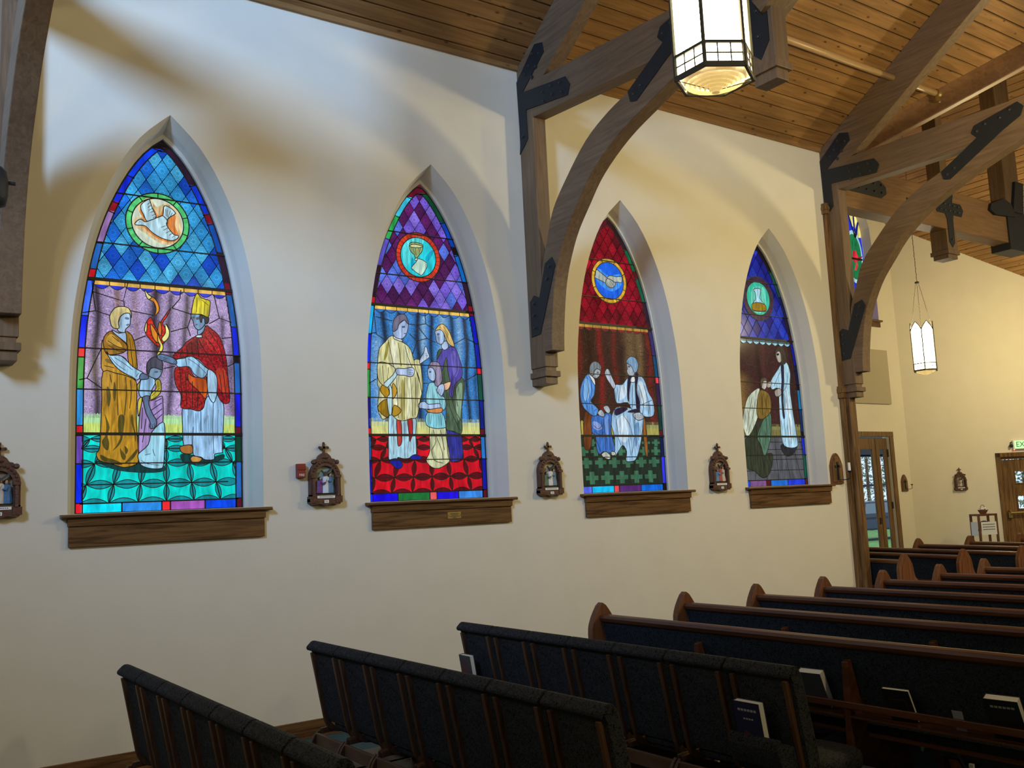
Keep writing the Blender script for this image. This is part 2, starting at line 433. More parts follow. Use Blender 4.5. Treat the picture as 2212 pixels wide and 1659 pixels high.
# left wall with four pointed openings and their plaster reveals
w = MB()
outer = [(-6, 0), (10.42, 0), (10.42, 6.16), (-6, 6.16)]
holes = [[(p[0]+xc, p[1]) for p in LOOP0] for xc in WXC]
loops = [[Vector((p[0], p[1], 0)) for p in l] for l in [outer]+holes]
flat = [p for l in loops for p in l]
tri = tessellate_polygon(loops)
w.add([(p.x, 0, p.y) for p in flat], [tuple(t) for t in tri])
for xc in WXC:
    for (A, ya), (B, yb) in (((LOOP0, 0.0), (LOOP1, 0.13)), ((LOOP1, 0.13), (LOOP2, 0.215)), ((LOOP2, 0.215), (LOOP2, 0.26))):
        n = len(A)
        w.add([(p[0]+xc, ya, p[1]) for p in A]+[(p[0]+xc, yb, p[1]) for p in B], [(i, i+1, n+i+1, n+i) for i in range(n-1)])
    w.add([(xc-.724, 0, 1.835), (xc+.724, 0, 1.835), (xc+.67, .26, 1.835), (xc-.67, .26, 1.835)], [(0, 1, 2, 3)])
wl = w.build('wall_left', WALL, normals=False)
tag(wl, 'cream plaster wall with four pointed window openings', 'wall', kind='structure')
wl.data.flip_normals() if wl.data.polygons[0].normal.y > 0 else None

MB().box(-6, 10.34, -0.018, 0, 0, 0.135).build('baseboard_left', OAK_X, bevel=0.004)
tag(bpy.data.objects['baseboard_left'], 'oak baseboard along the foot of the left wall', 'baseboard', kind='structure')
MB().box(-6, 10.34, -0.03, 0, 6.118, 6.185).build('trim_1', PLANK, bevel=0.004)
tag(bpy.data.objects['trim_1'], 'wooden trim board between the left wall and the ceiling', 'trim', kind='structure')

# nave ceiling: long planks parallel to the wall over a dark backing
SP = 0.158; ca = 1/math.sqrt(1+CS*CS)
cm = MB(); back = MB()
ymax = 7.5; k = 0
def cz(y): return CZ - CS*y
y = 0.05
while -y < ymax:
    y1 = y - SP*ca + 0.019
    yy1 = max(y1, -ymax)
    def xe(v): return 10.42 + max(0, -v) if -v < 5.98 else 23.6
    x0 = -6
    vs = [(x0, y, cz(y)), (xe(y), y, cz(y)), (xe(yy1), yy1, cz(yy1)), (x0, yy1, cz(yy1)),
          (x0, y, cz(y)+.018), (xe(y), y, cz(y)+.018), (xe(yy1), yy1, cz(yy1)+.018), (x0, yy1, cz(yy1)+.018)]
    cm.add(vs, [(3, 2, 1, 0), (0, 1, 5, 4), (1, 2, 6, 5), (2, 3, 7, 6), (3, 0, 4, 7)])
    y -= SP*ca; k += 1
cl = cm.build('ceiling', PLANK, normals=False)
tag(cl, 'knotty cedar plank ceiling sloping up from the left wall', 'ceiling', kind='structure')
back.add([(-6, .2, cz(.2)+.03), (10.5, .2, cz(.2)+.03), (16.2, -5.7, cz(-5.7)+.03), (23.6, -5.7, cz(-5.7)+.03), (23.6, -7.5, cz(-7.5)+.03), (-6, -7.5, cz(-7.5)+.03)], [(0, 1, 2, 3, 4, 5)])
o = back.build('ceiling_backing', GROOVE, cl, normals=False)
# the far side of the nave roof and the closing walls behind and to the right of the camera
MB().add([(-6, -7.5, cz(-7.5)), (23.6, -7.5, cz(-7.5)), (23.6, -18, cz(-7.5)-10.5*CS), (-6, -18, cz(-7.5)-10.5*CS)], [(0, 1, 2, 3)]).build('ceiling', PLANK, normals=False)
tag(bpy.data.objects['ceiling.001'], 'cedar ceiling slope on the far right side of the nave', 'ceiling', kind='structure')
MB().add([(-6, -18, 0), (24, -18, 0), (24, -18, 6), (-6, -18, 6)], [(0, 1, 2, 3)]).build('wall_right', WALL, normals=False)
tag(bpy.data.objects['wall_right'], 'right wall of the nave', 'wall', kind='structure')
MB().add([(-6, .3, 0), (-6, -18, 0), (-6, -18, 6), (-6, -7.5, 11.2), (-6, .3, 6)], [(0, 1, 2, 3, 4)]).build('wall_rear', WALL, normals=False)
tag(bpy.data.objects['wall_rear'], 'gable wall behind the camera', 'wall', kind='structure')
MB().add([(23.6, 2.82, 0), (23.6, -18, 0), (23.6, -18, 6), (23.6, -7.5, 11.2), (23.6, 2.82, 6.2)], [(0, 1, 2, 3, 4)]).build('wall_far', WALLB, normals=False)
tag(bpy.data.objects['wall_far'], 'far end wall of the church beyond the picture', 'wall', kind='structure')
MB().add([(10.44, 0, 0), (10.44, YT, 0), (10.44, YT, 6.2), (10.44, 0, 6.2)], [(0, 1, 2, 3)]).build('wall_side', WALLB, normals=False)
tag(bpy.data.objects['wall_side'], 'return wall of the transept behind the corner column', 'wall', kind='structure')

# transept roof: far slope in planks running away from the nave, near slope plain
RX, RZ, RS = 16.4, 9.92, 0.56
tm = MB()
def tz(x): return RZ - RS*(x-RX)
x = RX
while x < 23.6:
    x1 = min(x+SP*0.89-0.018, 23.7)
    def ye(v): return (CZ - tz(v))/CS - 0.02          # where it meets the nave slope
    vs = [(x, YT+.1, tz(x)), (x1, YT+.1, tz(x1)), (x1, ye(x1), tz(x1)), (x, ye(x), tz(x))]
    vs += [(a, b, c+.018) for a, b, c in vs]
    tm.add(vs, [(0, 1, 2, 3), (0, 4, 5, 1), (1, 5, 6, 2), (2, 6, 7, 3), (3, 7, 4, 0)])
    x += SP*0.89
tc_ = tm.build('ceiling', PLANKY, normals=False)
tag(tc_, 'knotty cedar plank ceiling of the transept falling towards the back wall', 'ceiling', kind='structure')
MB().add([(RX, YT+.1, RZ+.03), (23.8, YT+.1, tz(23.8)+.03), (23.8, .2, tz(23.8)+.03), (RX, -5.9, RZ+.03)], [(0, 1, 2, 3)]).build('ceiling_backing', GROOVE, tc_, normals=False)
MB().add([(10.42, YT+.1, CZ), (RX, YT+.1, RZ), (RX, -5.7, RZ), (10.42, 0, CZ)], [(0, 1, 2, 3)]).build('ceiling', PLANKY, normals=False)
tag(bpy.data.objects['ceiling.003'], 'cedar near slope of the transept roof above the corner column', 'ceiling', kind='structure')

# transept wall with a door opening and a tall window opening
DX0, DX1, DZ = 17.15, 19.33, 2.90
W5X, W5Z0, W5Z1, W5H = 18.45, 5.55, 8.72, 0.93
w5loop = [(-W5H, W5Z0), (-W5H, 7.2), (-W5H*.95, 7.75), (-W5H*.80, 8.15), (-W5H*.46, 8.48), (0, W5Z1), (W5H*.46, 8.48), (W5H*.80, 8.15), (W5H*.95, 7.75), (W5H, 7.2), (W5H, W5Z0)]
outer = [(10.42, 0), (DX0, 0), (DX0, DZ), (DX1, DZ), (DX1, 0), (20.03, 0), (20.03, tz(20.03)+.05), (RX, RZ+.05), (10.42, CZ+.05)]
loops = [[Vector((p[0], p[1], 0)) for p in outer], [Vector((p[0]+W5X, p[1], 0)) for p in w5loop]]
flat = [p for l in loops for p in l]
w = MB(); w.add([(p.x, YT, p.y) for p in flat], [tuple(t) for t in tessellate_polygon(loops)])
n = len(w5loop)
w.add([(p[0]+W5X, YT, p[1]) for p in w5loop]+[(p[0]*.94+W5X, YT+.22, W5Z0+(p[1]-W5Z0)*.97) for p in w5loop], [(i, (i+1) % n, n+(i+1) % n, n+i) for i in range(n)])
w.add([(DX0, YT, 0), (DX0, YT, DZ), (DX1, YT, DZ), (DX1, YT, 0), (DX0, YT+.16, 0), (DX0, YT+.16, DZ), (DX1, YT+.16, DZ), (DX1, YT+.16, 0)], [(0, 1, 5, 4), (1, 2, 6, 5), (2, 3, 7, 6)])
wt = w.build('wall_transept', WALLB, normals=False)
tag(wt, 'warm lit cream wall of the transept with a glazed door', 'wall', kind='structure')

# back wall (runs diagonally) with the exit door opening
BANG = math.atan2(BD.y, BD.x)
def bw(s, off, z): # s along the wall, off out into the room
    nrm = Vector((BD.y, -BD.x, 0));
    q = BW + BD*s + nrm*off; return (q.x, q.y, z)
BL = (23.6-BW.x)/BD.x
EX0, EX1, EZ = 2.06, 3.55, 2.33
pts = [(0, 0), (EX0, 0), (EX0, EZ), (EX1, EZ), (EX1, 0), (BL, 0), (BL, tz(23.6)+.05), (0, tz(BW.x)+.05)]
tri = tessellate_polygon([[Vector((a, b, 0)) for a, b in pts]])
wb = MB().add([bw(a, 0, b) for a, b in pts], [tuple(t) for t in tri])
wb = wb.build('wall_back', WALLB, normals=False)
tag(wb, 'warm lit diagonal back wall with the exit door', 'wall', kind='structure')
# ================================================================== stained glass windows
def z_frame(ox, oy, s): return lambda x, y: (ox+x/s, oy+y/s)
BARS = [(4.34, .009), (3.926, .009), (3.632, .024), (3.09, .009), (2.775, .009), (2.437, .022), (2.213, .009)]
BORD = 0.052
G2 = resample(arch_loop(0.092), 81); G3 = resample(arch_loop(0.092+BORD, 1.915), 81)
def half_at(z, off):
    """half width of the shrunken arch at height z"""
    lp = arch_loop(off); best = 0
    for a, b in zip(lp, lp[1:]):
        if a[0] <= 0 and b[0] <= 1e-6 and min(a[1], b[1]) <= z <= max(a[1], b[1]) and abs(b[1]-a[1]) > 1e-9:
            u = (z-a[1])/(b[1]-a[1]); best = max(best, -(a[0]+(b[0]-a[0])*u))
    return best
def clip_convex(poly, clip):
    """clip poly to a convex counter-clockwise polygon"""
    out = list(poly)
    for i in range(len(clip)):
        a = clip[i]; b = clip[(i+1) % len(clip)]; inp = out; out = []
        if not inp: return []
        def side(p): return (b[0]-a[0])*(p[1]-a[1])-(b[1]-a[1])*(p[0]-a[0])
        for j in range(len(inp)):
            p, q = inp[j-1], inp[j]; sp, sq = side(p), side(q)
            if sq >= 0:
                if sp < 0: u = sp/(sp-sq); out.append((p[0]+(q[0]-p[0])*u, p[1]+(q[1]-p[1])*u))
                out.append(q)
            elif sp >= 0:
                u = sp/(sp-sq); out.append((p[0]+(q[0]-p[0])*u, p[1]+(q[1]-p[1])*u))
    return out
class Pane:
    """flat pieces laid one on another towards the room, in the window's own plane"""
    def __init__(s): s.mb = MB(); s.y = 0.0
    def poly(s, pts, col, yo, uv=None):
        if len(pts) < 3: return
        P = [Vector((p[0], p[1], 0)) for p in pts]
        tri = tessellate_polygon([P])
        s.mb.add([(p[0], YG-yo, p[1]) for p in pts], [tuple(t) for t in tri], col, uv)
def ribbon(mb, pts, w, y, closed=False, thick=0.003):
    """a lead line: thin raised ribbon along a polyline of (x, z) points"""
    pts = [Vector((p[0], p[1])) for p in pts]
    q = [pts[0]]
    for p in pts[1:]:
        if (p-q[-1]).length > 1e-5: q.append(p)
    pts = q
    if len(pts) < 2: return
    if closed and (pts[0]-pts[-1]).length > 1e-5: pts.append(pts[0])
    A = []; B = []
    for i, p in enumerate(pts):
        a = pts[i-1] if i > 0 else (pts[-2] if closed else p); b = pts[i+1] if i < len(pts)-1 else (pts[1] if closed else p)
        t = b-a
        if t.length < 1e-9: t = Vector((1, 0))
        t.normalize(); n = Vector((-t.y, t.x))
        A.append(p+n*w/2); B.append(p-n*w/2)
    n = len(pts); vs = [(a.x, y, a.y) for a in A]+[(b.x, y, b.y) for b in B]
    mb.add(vs, [(i, i+1, n+i+1, n+i) for i in range(n-1)])

def poly_px(fr, s):
    v = [float(t) for t in s.replace(',', ' ').split()]
    return [fr(v[i], v[i+1]) for i in range(0, len(v), 2)]

class Window:
    def __init__(s, idx, label, seed):
        s.xc = WXC[idx]; s.root = structure('window_%d' % (idx+1), label, 'window', (s.xc, 0, 0))
        s.rnd = random.Random(seed); s.lead = MB(); s.fig = None
    def loc(s, p):
        q = on_y(p[0], p[1], YG); return (q.x-s.xc, q.z)
    def pts(s, fr, txt): return [s.loc(p) for p in poly_px(fr, txt)]
    # ---- fixed parts
    def frame(s):
        m = MB()
        n = len(LOOP2); A = resample(arch_loop(0.056), NR); B = resample(arch_loop(0.086), NR)
        m.strip(A, B, 'y', 0.212, 0.255)
        m.build('window_frame', FRAMEW, s.root)
        hw = 0.72
        c = MB(); prof = [(0.255, 1.812), (0.255, 1.842), (-0.055, 1.836), (-0.066, 1.829), (-0.066, 1.817), (-0.055, 1.81)]
        c.prism(prof, 'x', -hw-.055, hw+.055)
        sill = c.build('window_sill', OAK_X, s.root, bevel=0.003)
        # the part of the sill inside the reveal is narrower than its nose; keep it inside the opening
        c = MB(); c.prism([(0, 1.752), (0, 1.812), (-0.05, 1.812), (-0.043, 1.80), (-0.04, 1.752)], 'x', -hw-.006, hw+.006)
        c.build('sill_moulding', OAK_X, sill, bevel=0.002)
        c = MB(); c.box(-hw, hw, -0.027, 0, 1.606, 1.752); c.build('sill_apron', OAK_X, sill, bevel=0.003)
        s.sill = sill
        ml = MB()
        for z, h in BARS:
            hh = half_at(z, 0.09); ml.box(-hh, hh, YG-.016, YG-.002, z-h/2, z+h/2)
        ml.build('saddle_bar', LEAD, s.root)
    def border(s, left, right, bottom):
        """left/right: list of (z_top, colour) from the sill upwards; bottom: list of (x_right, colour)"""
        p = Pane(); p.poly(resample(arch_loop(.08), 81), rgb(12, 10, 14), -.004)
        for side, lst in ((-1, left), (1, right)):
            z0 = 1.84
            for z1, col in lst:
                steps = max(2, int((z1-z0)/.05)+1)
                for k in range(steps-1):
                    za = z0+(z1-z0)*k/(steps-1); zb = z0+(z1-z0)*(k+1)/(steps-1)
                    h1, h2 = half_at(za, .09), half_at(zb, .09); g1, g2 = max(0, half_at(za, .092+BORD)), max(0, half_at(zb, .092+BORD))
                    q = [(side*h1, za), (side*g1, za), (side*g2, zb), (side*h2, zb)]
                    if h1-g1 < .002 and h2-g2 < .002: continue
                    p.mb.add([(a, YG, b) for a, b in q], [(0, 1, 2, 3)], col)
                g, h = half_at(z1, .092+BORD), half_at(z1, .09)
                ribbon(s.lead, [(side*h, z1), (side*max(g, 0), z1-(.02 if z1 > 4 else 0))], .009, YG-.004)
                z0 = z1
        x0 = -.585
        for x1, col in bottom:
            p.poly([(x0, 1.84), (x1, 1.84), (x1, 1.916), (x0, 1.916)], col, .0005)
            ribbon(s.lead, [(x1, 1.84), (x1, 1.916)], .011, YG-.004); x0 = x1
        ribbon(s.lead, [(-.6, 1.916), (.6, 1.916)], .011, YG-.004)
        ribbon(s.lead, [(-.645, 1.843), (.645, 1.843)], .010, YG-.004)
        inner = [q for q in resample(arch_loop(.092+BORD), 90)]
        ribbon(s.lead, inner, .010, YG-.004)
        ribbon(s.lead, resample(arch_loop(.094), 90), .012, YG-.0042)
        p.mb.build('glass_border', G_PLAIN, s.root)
    def lattice(s, colors, dx=.125, dz=.187, x_off=0.0, lw=.0065, keep=None):
        p = Pane(); zb = 3.644
        ring = arch_loop(.092+BORD); cl = [(x, z) for x, z in ring if z > zb+.005]
        hb = half_at(zb, .092+BORD)
        clip = [(hb, zb)]+[q for q in reversed(cl)]+[(-hb, zb)]
        # counter-clockwise: right bottom, up the right side, over the apex, down the left side
        k = 0
        for r in range(-1, 18):
            for c in range(-8, 9):
                cx = x_off+c*dx+(dx/2 if r % 2 else 0); cz_ = zb+r*dz/2
                d = [(cx+dx/2, cz_), (cx, cz_+dz/2), (cx-dx/2, cz_), (cx, cz_-dz/2)]
                q = clip_convex(d, clip)
                if len(q) < 3: continue
                col = s.rnd.choice(colors); v = s.rnd.uniform(.85, 1.12); col = tuple(t*v for t in col[:3])+(1,)
                uv = [((a-cx)/dz*2, (b-cz_)/dz*2) for a, b in q]
                p.mb.add([(a, YG, b) for a, b in q], [tuple(range(len(q)))], col, uv)
                ribbon(s.lead, q, lw, YG-.003, closed=True)
        p.mb.build('diamond_panel', G_DIA, s.root)
    def scene(s, base, streaks, floor_cols, rod, scallop, grass):
        """curtain, grass band and the rod above"""
        x0, x1 = -.585, .585; p = Pane(); nx, nz = 78, 20; zt, zb = 3.60, 2.56
        def colat(x, z):
            c = list(base)
            for xs, wd, amt, cc, za, zb_ in streaks:
                if not (zb_-.06 < z < za+.06): continue
                e = min(.97, amt*1.3)*math.exp(-((x-xs-.012*math.sin(z*9+xs*7))/(wd*1.35))**2)
                e *= min(1, max(0, (za+.06-z)/.06))*min(1, max(0, (z-zb_+.06)/.06))
                for i in range(3): c[i] = c[i]*(1-e)+cc[i]*e
            return (c[0], c[1], c[2], 1)
        for i in range(nx):
            for k in range(nz):
                xa, xb = x0+(x1-x0)*i/nx, x0+(x1-x0)*(i+1)/nx; za, zc = zb+(zt-zb)*k/nz, zb+(zt-zb)*(k+1)/nz
                h = half_at(zc, .092+BORD)
                q = [(xa, za), (xb, za), (xb, zc), (xa, zc)]
                q = [(max(-h, min(h, a)), b) for a, b in q]
                p.mb.add([(a, YG, b) for a, b in q], [(0, 1, 2, 3)], tuple(colat(a, b) for a, b in q))
        p.mb.build('curtain_panel', G_CURT, s.root)
        g = Pane(); top, bot = grass; n = 60; h = .585
        for i in range(n):
            xa, xb = -h+2*h*i/n, -h+2*h*(i+1)/n
            g.mb.add([(xa, YG, 2.437), (xb, YG, 2.437), (xb, YG, 2.52), (xa, YG, 2.52)], [(0, 1, 2, 3)], bot)
            g.mb.add([(xa, YG, 2.52), (xb, YG, 2.52), (xb, YG, 2.585), ((xa+xb)/2, YG, 2.597), (xa, YG, 2.585)], [(0, 1, 2, 3, 4)], top)
        g.mb.build('grass_panel', G_GRASS, s.root)
        r = Pane()
        hr = half_at(3.6, .092+BORD)
        r.poly([(-hr, 3.592), (hr, 3.592), (hr, 3.622), (-hr, 3.622)], rod, .001)
        nsc = 9
        for i in range(nsc):
            a = -hr+2*hr*i/nsc; b = -hr+2*hr*(i+1)/nsc
            arc = [(a+(b-a)*k/8, 3.592-.032*math.sin(math.pi*k/8)) for k in range(9)]
            if scallop: r.poly(arc, scallop, .0012)
            ribbon(s.lead, arc, .006, YG-.004)
            ribbon(s.lead, [(a, 3.622), (a, 3.588)], .007, YG-.004)
        r.mb.build('curtain_rod', G_PLAIN, s.root)
    def leafgrid(s, base, leaf, line):
        p = Pane(); p.poly([(-.585, 1.916), (.585, 1.916), (.585, 2.437), (-.585, 2.437)], base, 0)
        rows = [(1.916, .212), (2.055, .195), (2.213, .175), (2.325, .155), (2.40, .14)]
        vx = lambda r, k: .03+k*rows[r][1]
        def lens(a, b, f=.17):
            a = Vector(a); b = Vector(b); t = b-a; n = Vector((-t.y, t.x))*f; up_ = []; dn = []
            for k in range(9):
                u = k/8; w = math.sin(math.pi*u); up_.append(a+t*u+n*w); dn.append(a+t*u-n*w)
            q = up_+dn[-2:0:-1]
            q = clip_convex([(v.x, v.y) for v in q], [(-.585, 1.918), (.585, 1.918), (.585, 2.43), (-.585, 2.43)])
            if len(q) < 3: return
            p.poly(q, leaf, .0006); ribbon(s.lead, q, .006, YG-.003, closed=True)
            c = [(a+t*u) for u in (0, .5, 1)]
            c = [v for v in c if abs(v.x) < .59 and v.y < 2.44]
            if len(c) > 1: ribbon(s.lead, [(v.x, v.y) for v in c], line, YG-.0035)
        for r in range(len(rows)):
            for k in range(-5, 5):
                lens((vx(r, k), rows[r][0]), (vx(r, k+1), rows[r][0]))
                if r < len(rows)-1: lens((vx(r, k), rows[r][0]), (vx(r+1, k), rows[r+1][0]), .15)
        p.mb.build('floor_panel', G_PLAIN, s.root)
    def medallion(s, cx, cz_, R, ring_col, disc_col, spokes, inner=.82):
        p = Pane(); pts = [(cx+R*math.cos(2*math.pi*k/48), cz_+R*math.sin(2*math.pi*k/48)) for k in range(48)]
        for k in range(48):
            c1, c2 = pts[k], pts[(k+1) % 48]
            i1 = (cx+(c1[0]-cx)*inner, cz_+(c1[1]-cz_)*inner); i2 = (cx+(c2[0]-cx)*inner, cz_+(c2[1]-cz_)*inner)
            v = s.rnd.uniform(.75, 1.15)
            p.mb.add([(c1[0], YG-.005, c1[1]), (c2[0], YG-.005, c2[1]), (i2[0], YG-.005, i2[1]), (i1[0], YG-.005, i1[1])], [(0, 1, 2, 3)], tuple(t*v for t in ring_col[:3])+(1,))
        disc = [(cx+(a-cx)*inner, cz_+(b-cz_)*inner) for a, b in pts]
        p.poly(disc, disc_col, .005)
        ribbon(s.lead, pts, .010, YG-.007, closed=True); ribbon(s.lead, disc, .009, YG-.007, closed=True)
        for k in range(spokes):
            a = 2*math.pi*(k+.5)/spokes
            ribbon(s.lead, [(cx+R*math.cos(a), cz_+R*math.sin(a)), (cx+R*inner*math.cos(a), cz_+R*inner*math.sin(a))], .008 if spokes < 20 else .004, YG-.007)
        return p.mb.build('medallion', G_FIG, s.root)
    # ---- traced painted pieces
    def figure(s, fr, items, name, parent=None, y0=.0062):
        if parent is None: y0 = .004
        """items: ('f', colour, points, outline?) filled piece, ('l', width, points) painted line"""
        m = MB(); dark = MB(); y = y0
        def pick(q, c):
            xs_ = [a for a, b in q]; zs_ = [b for a, b in q]; A = (max(xs_)-min(xs_))*(max(zs_)-min(zs_))
            if c[0] > 100 and c[1] < 45 and A > .004: m.cur = 2
            elif A > .012: m.cur = 1
            else: m.cur = 0
        for it in items:
            if it[0] == 'f':
                q = s.pts(fr, it[2])
                if len(it) < 4 or it[3]: q = catmull(q, True, 3)
                P = [Vector((a, b, 0)) for a, b in q]
                tri = tessellate_polygon([P]); pick(q, it[1])
                m.add([(a, YG-y, b) for a, b in q], [tuple(t) for t in tri], rgb(*it[1]))
                ribbon(dark, q, s.lw, YG-y-.0003, closed=True)
            elif it[0] == 'F':      # fill without outline
                q = catmull(s.pts(fr, it[2]), True, 3)
                tri = tessellate_polygon([[Vector((a, b, 0)) for a, b in q]]); pick(q, it[1])
                m.add([(a, YG-y, b) for a, b in q], [tuple(t) for t in tri], rgb(*it[1]))
            else:
                for seg in it[2].split('|'):
                    q = catmull(s.pts(fr, seg), False, 3); ribbon(dark, q, it[1], YG-y-.0003)
            y += .0004
        o = m.build(name, [G_FIG, G_FOLD, G_BROC], parent or s.root)
        if dark.v: dark.build('painted_line', LEAD, o)
        return o
    def finish(s):
        s.lead.build('lead_came', LEAD, s.root)

# -------------------------------------------------- first window: laying on of hands
RED = rgb(215, 25, 45); BLU = rgb(5, 40, 240); CYA = rgb(20, 170, 235); STE = rgb(35, 95, 175); GRN = rgb(25, 150, 65); PUR = rgb(110, 75, 190); DRD = rgb(95, 15, 35); DGR = rgb(8, 60, 40); DPU = rgb(42, 22, 42); BLK = rgb(18, 10, 16); DBL = rgb(15, 20, 150)
A1 = z_frame(100, 580, 4.096); Z1 = z_frame(100, 230, 4.046)
W = Window(0, 'largest pointed stained glass window, with a white dove medallion over a bishop', 1)
W.lw = .007
W.frame()
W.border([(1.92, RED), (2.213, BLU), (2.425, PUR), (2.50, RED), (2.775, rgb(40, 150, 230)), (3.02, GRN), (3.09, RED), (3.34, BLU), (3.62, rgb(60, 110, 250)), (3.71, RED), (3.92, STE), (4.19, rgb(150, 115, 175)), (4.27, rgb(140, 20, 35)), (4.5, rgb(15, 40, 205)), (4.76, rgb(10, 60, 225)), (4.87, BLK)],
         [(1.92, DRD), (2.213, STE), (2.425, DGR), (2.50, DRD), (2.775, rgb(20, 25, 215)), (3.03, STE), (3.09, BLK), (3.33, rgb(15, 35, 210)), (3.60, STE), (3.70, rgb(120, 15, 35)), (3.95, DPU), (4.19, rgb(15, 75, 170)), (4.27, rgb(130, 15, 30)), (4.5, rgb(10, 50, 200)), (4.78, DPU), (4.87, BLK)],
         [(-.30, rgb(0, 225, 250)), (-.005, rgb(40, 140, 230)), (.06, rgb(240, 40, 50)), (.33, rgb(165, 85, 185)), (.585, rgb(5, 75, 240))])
W.lattice([rgb(55, 160, 225), rgb(25, 105, 215), rgb(45, 145, 215), rgb(15, 75, 200), rgb(70, 170, 225)])
dk = rgb(38, 30, 36); br = rgb(120, 90, 60)
W.scene(rgb(172, 152, 200), [(-.49, .025, .85, dk, 3.6, 2.56), (-.33, .02, .65, br, 3.55, 3.1), (-.05, .035, .8, dk, 3.6, 2.9), (.06, .02, .65, dk, 3.55, 2.56), (.185, .018, .7, dk, 3.55, 2.8), (.47, .015, .55, dk, 3.4, 2.9), (.56, .03, .5, dk, 3.2, 2.56), (-.2, .02, .4, br, 3.55, 3.0)] ,
        None, rgb(230, 185, 85), rgb(40, 55, 205), (rgb(175, 225, 165), rgb(195, 220, 115)))
for seg in ('405,110 410,200 435,370', '410,205 680,290 720,130', '685,290 690,340', '290,395 435,375 560,415', '745,375 950,415', '1110,350 1180,270 1190,190', '1110,350 1280,405', '1480,230 1530,440 1640,480', '1530,440 1440,490', '1100,560 1250,520 1280,430', '1250,520 1275,600', '1550,620 1640,610', '770,640 880,595', '290,985 360,970 490,1060', '360,970 490,700', '1040,885 1140,865', '1600,870 1660,840'):
    ribbon(W.lead, W.pts(A1, seg), .008, YG-.004)
W.leafgrid(rgb(0, 215, 205), rgb(15, 140, 150), .009)
med = W.medallion(-.035, 4.135, .248, rgb(85, 205, 120), rgb(212, 226, 205), 10)
W.figure(Z1, [
  ('F', (226, 200, 150), '790,870 830,830 900,800 960,880 1040,850 1130,900 1170,1000 1170,1160 1090,1210 980,1190 860,1110 760,1040 770,980 840,960'),
  ('F', (222, 135, 65), '810,920 850,870 880,850 940,900 985,960 1020,890 1060,900 1130,960 1120,1040 1150,1110 1150,1165 1080,1190 990,1165 900,1105 840,1050 790,1030 810,985 850,985 870,1000'),
  ('f', (188, 226, 240), '890,815 830,855 825,900 850,950 880,1005 955,975 945,930 920,880 905,830'),
  ('f', (188, 226, 240), '1030,870 1085,890 1125,930 1120,945 1060,985 1050,1040 1010,1010 1020,930'),
  ('f', (188, 226, 240), '770,1028 800,995 830,990 860,1010 900,1000 990,965 1020,960 1055,1000 1050,1040 1110,1120 1150,1130 1145,1155 1090,1175 1000,1150 920,1100 860,1045 800,1040'),
  ('l', .004, '880,860 905,840|885,885 915,865|895,910 930,890|905,930 940,915|920,955 950,945|930,975 955,965|1040,900 1045,960|1060,905 1055,970|1080,915 1065,975|1100,930 1070,985|1000,1060 1040,1045|1020,1085 1060,1065|1040,1110 1080,1090|1070,1130 1100,1110|1095,1150 1120,1130'),
  ('l', .008, '812,1010 818,1012'),
], 'painted_dove', med)
GOLD = (196, 146, 34); GOLD2 = (150, 104, 22); SKY = (158, 204, 236); FACE = (165, 196, 224); OLV = (86, 76, 24)
W.figure(A1, [
  ('f', GOLD, '490,660 500,640 530,735 560,765 640,770 700,800 760,900 790,980 700,948 620,928 500,908 485,800'),
  ('f', (190, 142, 36), '500,915 620,930 690,945 780,985 800,1060 795,1311 810,1560 815,1690 790,1735 700,1760 640,1750 560,1722 470,1700 440,1640 470,1590 480,1400 490,1150'),
  ('F', OLV, '515,1290 530,1390 520,1480 490,1530 510,1590 545,1608 555,1545 540,1477 560,1407 535,1330'),
  ('F', OLV, '640,1307 635,1450 655,1490 620,1567 580,1617 640,1567 672,1507 682,1427 690,1307'),
  ('F', OLV, '760,1290 745,1347 772,1437 785,1537 792,1477 776,1397'),
  ('F', OLV, '690,1577 700,1647 722,1610 702,1577'), ('F', OLV, '650,1590 660,1667 688,1697 702,1657 670,1617'),
  ('F', OLV, '478,1647 490,1697 560,1717 640,1740 672,1727 600,1692 540,1677'), ('F', OLV, '690,1725 760,1690 802,1627 800,1597 740,1667'),
  ('F', OLV, '540,1040 530,1120 550,1230 570,1120'), ('F', OLV, '600,1000 590,1090 604,1180 618,1080'), ('F', (120, 90, 26), '520,800 600,815 700,860 640,860 540,835'),
  ('l', .005, '625,935 625,1130 632,1300|700,960 705,1120 690,1300|510,860 600,880|740,990 750,1100 735,1240|560,940 575,1010'),
  ('f', GOLD2, '500,650 520,590 575,555 650,620 715,690 680,745 560,765 520,740'),
  ('F', (205, 160, 60), '530,620 575,580 640,650 670,700 600,680 540,660'),
  ('f', (168, 122, 28), '700,560 750,590 775,650 790,750 802,900 760,960 720,800 715,690 705,650'),
  ('l', .005, '540,640 620,690 700,715|545,680 620,725 680,740|735,620 750,760 770,900|580,600 640,650'),
  ('f', (160, 192, 226), '580,545 640,575 700,570 706,662 690,650 600,578'),
  ('f', FACE, '650,430 690,398 738,400 742,460 735,505 700,538 690,568 640,560 622,520 640,470'),
  ('f', (206, 192, 132), '565,480 558,420 600,355 660,338 720,350 750,400 745,445 735,402 690,400 650,432 635,480 640,530 600,532 575,512'),
  ('F', (104, 124, 156), '690,440 705,432 730,440 725,455 700,452'), ('F', (90, 105, 135), '700,500 725,492 732,498 715,510'),
  ('f', SKY, '530,735 560,770 640,770 690,800 760,870 842,918 852,935 800,990 765,966 700,935 620,880 560,802'),
  ('l', .004, '560,780 620,850 700,905|600,790 680,840 760,900|790,960 815,925'),
  ('f', (86, 108, 140), '838,930 890,945 900,975 860,985 820,978'),
], 'painted_figure')
